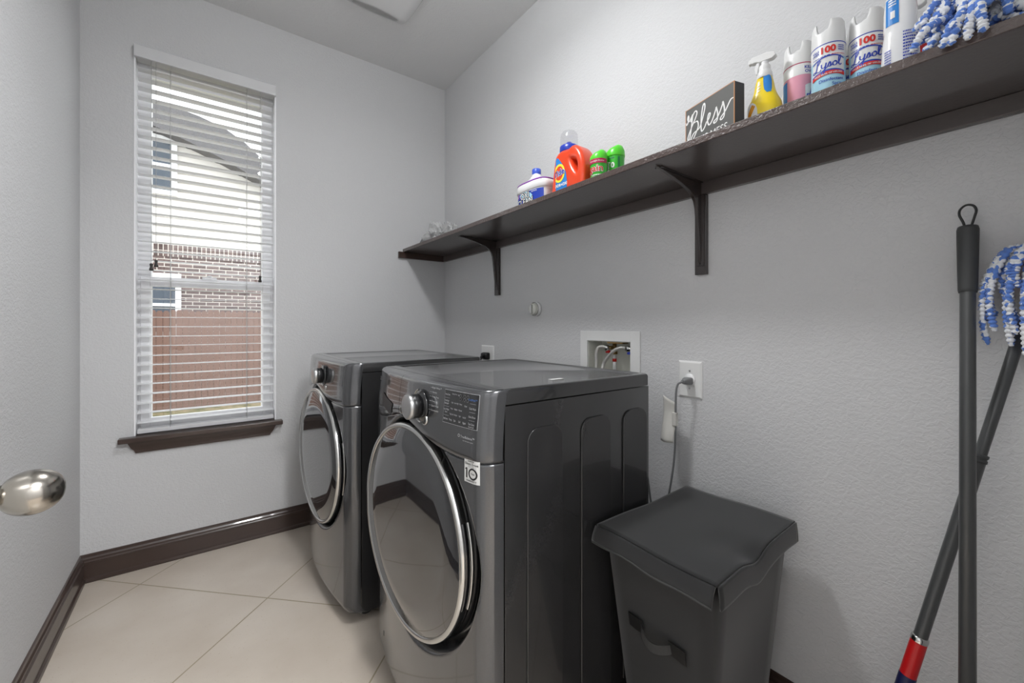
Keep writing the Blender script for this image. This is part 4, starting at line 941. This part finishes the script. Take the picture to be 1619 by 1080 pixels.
# two scent booster bottles
def booster(loc, rz, H, R_, label, red=True):
    e = empty('scent_booster_bottle', loc, label, 'bottle', None, rz)
    b = MB().lathe([(0, 0), (R_*.93, 0), (R_*.98, .005), (R_, H*.3), (R_*1.04, H*.6), (R_*1.06, H*.80)], 32).build('bottle_body', M['green'], e)
    n = 32; rings = []
    for (r, z, sl_) in ((R_*1.08, H*.77, 0), (R_*1.10, H*.80, 0), (R_*1.07, H*.90, .15), (R_*.88, H*.97, .5), (R_*.5, H*1.0, .8)):
        rings.append([(r*math.cos(2*PI*i/n), r*math.sin(2*PI*i/n), z+sl_*.014*(-math.sin(2*PI*i/n))) for i in range(n)])
    MB().loft(rings).build('cap', M['lgreen'], e)
    cm = cylmap(R_*1.02, 0, .0012)
    if red:
        put2d(MB(), rect2d(-.045, .045, H*.66, H*.785, 16), cylmap(R_*1.06, 0, .001)).build('magenta_band', M['magenta'], e)
        put2d(MB(), xf2d(text_mesh('Moonlight Breeze', .0075), .004, H*.72), cylmap(R_*1.06, 0, .0018)).build('band_print', M['lettering'], e)
        put2d(MB(), xf2d(text_mesh('gain', .034, bold=.0018), .0, H*.52), cm).build('lettering_outline', M['lettering'], e)
        put2d(MB(), xf2d(text_mesh('gain', .034, bold=.0004), .0, H*.52), cylmap(R_*1.02, 0, .0024)).build('lettering', M['redink'], e)
        put2d(MB(), scribble(-.015, .030, H*.28, H*.37, 2, 3), cm).build('small_print', M['lettering'], e)
    else:
        put2d(MB(), merge2d(xf2d(text_mesh('0', .026, bold=.001), .004, H*.55), xf2d(text_mesh('downy', .018, bold=.0006), -.014, H*.50, rot=PI/2)), cm).build('lettering', M['lettering'], e)
        put2d(MB(), merge2d(rect2d(.022, .030, H*.40, H*.74, 2), rect2d(-.010, .010, H*.70, H*.735, 3)), cm).build('green_marks', M['dgreen'], e)
    return e
booster((-.185, -1.553, ST), .35, .132, .0290, 'green bottle with magenta band and slanted green cap, beside orange detergent bottle')
booster((-.120, -1.574, ST), .30, .158, .0320, 'green bottle with tall rounded bright green cap, next to the empty shelf stretch', False)

# block sign
sg = empty('block_sign', (-.228, -1.9835, ST), 'grey wooden block sign with white script lettering, standing on the shelf', 'sign', None, 0)
fd = Vector((-.267, -.964, 0)).normalized(); nd = Vector((-.964, .267, 0)).normalized()
TS = frame((0, 0, 0), fd, (0, 0, 1), nd)     # x along the face to the reader's right, y up, z out
sgo = MB().box(-.0825, .0825, 0, .132, -.034, 0, T=TS).build('block', M['signside'], sg, bevel=.0006)
MB().box(-.0815, .0815, .001, .131, 0, .0006, T=TS).build('face', M['signface'], sgo)
MB().box(.0808, .0828, 0, .132, -.0006, .0012, T=TS).box(-.0828, .0828, .1308, .1324, -.001, .0011, T=TS).box(-.0828, -.0810, 0, .132, -.001, .0011, T=TS).build('worn_edge', M['signedge'], sgo)
BL = [[(-.10, 1.20), (-.02, 1.05), (.12, 1.16), (.22, 1.45), (.16, 1.62), (.10, 1.40), (.26, 1.20), (.60, 1.55)],
      [(.62, 1.56), (.50, .9), (.36, .22), (.20, -.1), (.12, .12), (.42, .62), (.90, 1.22), (1.02, 1.52), (.84, 1.66), (.58, 1.42), (.40, 1.10)],
      [(.72, .92), (1.06, .90), (1.14, .52), (.86, .10), (.56, -.24), (.40, -.34), (.36, -.18), (.70, .22), (1.18, .34), (1.42, .60), (1.76, 1.45), (1.72, 1.80), (1.56, 1.60), (1.42, .80), (1.46, .10), (1.72, .20), (1.94, .52)],
      [(1.90, .46), (2.16, .66), (2.26, .92), (2.12, .94), (2.02, .56), (2.16, .22), (2.44, .40), (2.74, .92), (2.80, 1.10)],
      [(2.80, 1.12), (2.92, .66), (2.88, .26), (2.66, .14), (2.60, .26), (2.96, .46), (3.32, 1.00), (3.38, 1.18), (3.50, .70), (3.46, .26), (3.24, .12), (3.18, .26), (3.60, .56), (4.0, 1.02), (4.24, 1.06)]]
ms = MB(); sc_ = .0372
bl2 = xf2d(merge2d(*[ribbon(p, .115, 8) for p in BL]), -.078, .046, sc_, .042)
put2d(ms, bl2, lambda x, y: tuple(TS@Vector((x, y, .0009))))
put2d(ms, xf2d(text_mesh('THIS MESS', .030, sx=.86), .004, .026), lambda x, y: tuple(TS@Vector((x, y, .0009))))
ms.build('lettering', M['lettering'], sgo)

# trigger spray, yellow
def trigger_head(parent, z, s=1.0, m='white', rot=0.0):
    T = Matrix.Translation((0, 0, z))@Matrix.Rotation(rot, 4, 'Z')@Matrix.Scale(s, 4)
    MB().lathe([(.014, 0), (.0145, .002), (.0145, .016), (.012, .020), (.009, .022), (.009, .030)], 24, T).build('collar', M[m], parent)
    P = [(-.020, .030), (.012, .030), (.020, .034), (.030, .034), (.034, .036), (.034, .048), (.030, .052), (-.008, .052), (-.026, .046), (-.030, .036)]
    T2 = T@Matrix(((0, 0, 1, -.009), (1, 0, 0, 0), (0, 1, 0, 0), (0, 0, 0, 1)))
    hd_ = MB().prism(P, .018, T2).build('spray_head', M[m], parent, bevel=.004, seg=3)
    T3 = T@Matrix(((0, 0, 1, -.006), (1, 0, 0, 0), (0, 1, 0, 0), (0, 0, 0, 1)))
    MB().prism([(.010, .032), (.020, .032), (.024, .018), (.022, .002), (.017, -.002), (.015, .012)], .012, T3).build('trigger', M[m], hd_, bevel=.002)
    MB().prism([(.033, .035), (.040, .036), (.040, .048), (.033, .049)], .014, T@Matrix(((0, 0, 1, -.007), (1, 0, 0, 0), (0, 1, 0, 0), (0, 0, 0, 1)))).build('nozzle', M[m], hd_, bevel=.002)
ys = empty('spray_bottle', (-.168, -2.100, ST), 'yellow trigger spray bottle with white head, right of the block sign', 'spray bottle', None, .15)
prof = [(.026, .035, 0), (.029, .038, .004), (.0295, .0385, .068), (.028, .037, .080), (.023, .031, .093), (.020, .0245, .110), (.017, .020, .135), (.0145, .0165, .150)]
bottle_loft([oval(a, b, z, 32, p=2.8) for a, b, z in prof], 'bottle_body', M['yellow'], ys)
MB().lathe([(.0172, .1465), (.0185, .149), (.016, .162), (.013, .168)], 26).build('neck', M['white'], ys)
trigger_head(ys, .163, .92)
def yw(z0, e=.001):
    import bisect
    zs = [p[2] for p in prof]
    def f(x, y):
        z = max(0.001, min(.1499, z0+y)); i = max(0, min(len(prof)-2, bisect.bisect(zs, z)-1)); t = (z-zs[i])/(zs[i+1]-zs[i])
        a = prof[i][0]*(1-t)+prof[i+1][0]*t; b = prof[i][1]*(1-t)+prof[i+1][1]*t; yy = max(-.96, min(.96, -x/b))
        return (-(a+e)*(1-abs(yy)**2.8)**(1/2.8), yy*b, z)
    return f
put2d(MB(), strip2d([(.004, -.036, -.010), (.03, -.036, -.009), (.05, -.036, -.009), (.065, -.036, -.010), (.076, -.035, -.014), (.084, -.032, -.022)]), yw(0)).build('white_label', M['white'], ys)
put2d(MB(), merge2d(ribbon([(-.032, .050), (-.027, .062), (-.020, .076)], .005), ribbon([(-.029, .046), (-.023, .058), (-.016, .072)], .005)), yw(0, .002)).build('amber_stripes', M['orangei'], ys)
put2d(MB(), strip2d([(.101, .010, .019), (.110, .004, .020), (.122, .002, .0195), (.134, .001, .0185), (.145, .001, .016), (.149, .003, .013)]), yw(0)).build('blue_label', M['lblue'], ys)
put2d(MB(), merge2d(*[ribbon([(-.014, .108+.008*k), (-.005, .112+.008*k)], .0028) for k in range(3)]), yw(0, .0012)).build('white_marks', M['white'], ys)

# tall cream bottle half hidden behind the pink can
cb = empty('cleaner_bottle', (-.045, -2.123, ST), 'cream bottle with yellow label, mostly hidden behind the pink can', 'bottle', None, rz_to_cam(-.045, -2.123))
MB().lathe([(0, 0), (.030, 0), (.033, .004), (.033, .110), (.030, .130), (.018, .160), (.0135, .175), (.0135, .195), (.016, .197), (.016, .222), (0, .224)], 30).build('bottle_body', M['cream'], cb)
put2d(MB(), rect2d(-.024, .03, .02, .095, 10), cylmap(.033, 0, .0008)).build('yellow_label', M['lyellow'], cb)
put2d(MB(), rect2d(-.022, .03, .022, .050, 10), cylmap(.033, 0, .0014)).build('amber_patch', M['orangei'], cb)
# cans
spray_can((-.107, -2.156, ST), rz_to_cam(-.107, -2.156, .0)+.10, 'pink-label disinfectant spray can with white cap, leftmost of the spray cans', 'pink', pink=True)
spray_can((-.139, -2.2275, ST), rz_to_cam(-.139, -2.2275), 'pale blue disinfectant spray can with white cap, right of the pink can', group='pale blue spray cans on the shelf')
spray_can((-.107, -2.2925, ST), rz_to_cam(-.107, -2.2925), 'pale blue disinfectant spray can with white cap, left of the tall white bottle', group='pale blue spray cans on the shelf')
hc = spray_can((-.045, -2.232, ST), rz_to_cam(-.045, -2.232), 'pale spray can hidden in the gap behind the two blue-label cans')
# white spray bottle with red label behind
rb = empty('spray_bottle', (-.050, -2.352, ST), 'white spray bottle with red label, behind the right pale blue can', 'spray bottle', None, rz_to_cam(-.05, -2.352))
bottle_loft([oval(.024, .036, 0, 28), oval(.026, .038, .004, 28), oval(.026, .038, .12, 28), oval(.020, .028, .16, 28), oval(.014, .016, .19, 28)], 'bottle_body', M['whiteg'], rb)
put2d(MB(), rect2d(-.038, .034, .095, .128, 10), lambda x, y: (-.0275*(1-min(.97, abs(x)/.0385)**2.4)**(1/2.4)-.0006, -x, y)).build('red_label', M['red'], rb)
trigger_head(rb, .190, 1.05)
# big white bottle with blue label
wb = empty('cleaner_bottle', (-.172, -2.361, ST), 'tall white cleaner bottle with blue label and fine print, beside the mop head', 'bottle', None, rz_to_cam(-.172, -2.361))
pw = [(.025, .027, 0), (.028, .0305, .004), (.0275, .0300, .06), (.026, .0280, .095), (.0240, .0262, .112), (.0235, .0255, .118), (.0245, .0265, .124), (.0240, .0260, .160), (.022, .024, .188), (.013, .014, .205), (.012, .012, .222)]
bottle_loft([oval(a, b, z, 32) for a, b, z in pw], 'bottle_body', M['whiteg'], wb)
MB().lathe([(.0122, .216), (.0155, .218), (.015, .245), (.012, .250), (0, .250)], 24).build('cap', M['white'], wb)
def ww(e=.0008):
    zs = [p[2] for p in pw]
    def f(x, y):
        i = 0
        while i < len(pw)-2 and zs[i+1] < y: i += 1
        t = max(0, min(1, (y-zs[i])/(zs[i+1]-zs[i]))); a = pw[i][0]*(1-t)+pw[i+1][0]*t; b = pw[i][1]*(1-t)+pw[i+1][1]*t
        yy = max(-.97, min(.97, -x/b)); return (-(a+e)*(1-abs(yy)**2.4)**(1/2.4), yy*b, y)
    return f
put2d(MB(), rect2d(-.022, -.002, .128, .185, 6, 6), ww()).build('blue_label', M['lblue'], wb)
put2d(MB(), merge2d(scribble(-.018, -.006, .165, .182, 3, 1), rect2d(-.015, -.008, .140, .155, 3)), ww(.0016)).build('label_print', M['white'], wb)
put2d(MB(), merge2d(scribble(.004, .026, .014, .108, 15, 4), scribble(-.024, -.014, .02, .078, 11, 9)), ww(.0014)).build('fine_print', M['royal'], wb)
# white jug with red stripe behind the mop head
wj = empty('bleach_jug', (-.060, -2.452, ST), 'white jug with red stripe, mostly hidden behind the mop head on the shelf', 'jug')
bottle_loft([oval(.034, .056, 0, 28, p=3), oval(.036, .058, .005, 28, p=3), oval(.036, .058, .180, 28, p=3), oval(.028, .042, .205, 28, p=3), oval(.015, .015, .225, 28, p=2)], 'jug_body', M['whiteg'], wj)
put2d(MB(), rect2d(-.054, .054, .138, .154, 20), lambda x, y: (-.0365*(1-min(.97, abs(x)/.0585)**3)**(1/3)-.0010, -x, y)).build('red_stripe', M['red'], wj)
MB().lathe([(.015, .222), (.018, .224), (.018, .250), (0, .252)], 24).build('cap', M['red'], wj)
# mop head refill lying on the shelf, strands hanging over the edge
mh = empty('string_mop_refill', (-.225, -2.472, ST), 'fluffy blue and white mop head lying on the near end of the shelf', 'mop head')
core = MB().lathe([(0, .012), (.02, .012), (.024, .02), (.024, .034), (.016, .038), (0, .038)], 20, Matrix.Translation((.03, 0, 0))).build('core', M['red'], mh)
r = random.Random(21)
for k in range(98):
    th = r.uniform(0, 2*PI); lay = k % 5; z0 = .018+.022*lay; L_ = r.uniform(.060, .106)*(1.0-.08*lay)
    d = Vector((math.cos(th)*.85, math.sin(th)*1.0, 0)); zt = max(.008, z0+r.uniform(-.012, .030))
    p = [Vector((d.x*.006, d.y*.006, z0)), d*L_*.45+Vector((0, 0, zt+.016)), d*L_*.8+Vector((r.uniform(-.008, .008), r.uniform(-.008, .008), zt))]
    tip = d*L_*1.05+Vector((0, 0, max(.008, zt-.035)))
    if tip.x < -.050 and lay < 3 and r.random() < .7:     # hanging over the shelf edge
        p[2] = Vector((-.084-r.uniform(0, .010), p[2].y, max(.014, min(p[2].z, .03)))); tip = Vector((p[2].x-.006, d.y*L_*1.05, r.uniform(-.022, .006)))
    for q in p+[tip]:
        q.y = max(q.y, -.125); q.x = min(q.x, .088); q.y = min(q.y, .064 if q.x > .0 else .105)
    m_ = MB(); mopstrand(m_, p+[tip], .0064, k*1.7); m_.build('strand', M['strand'], mh)
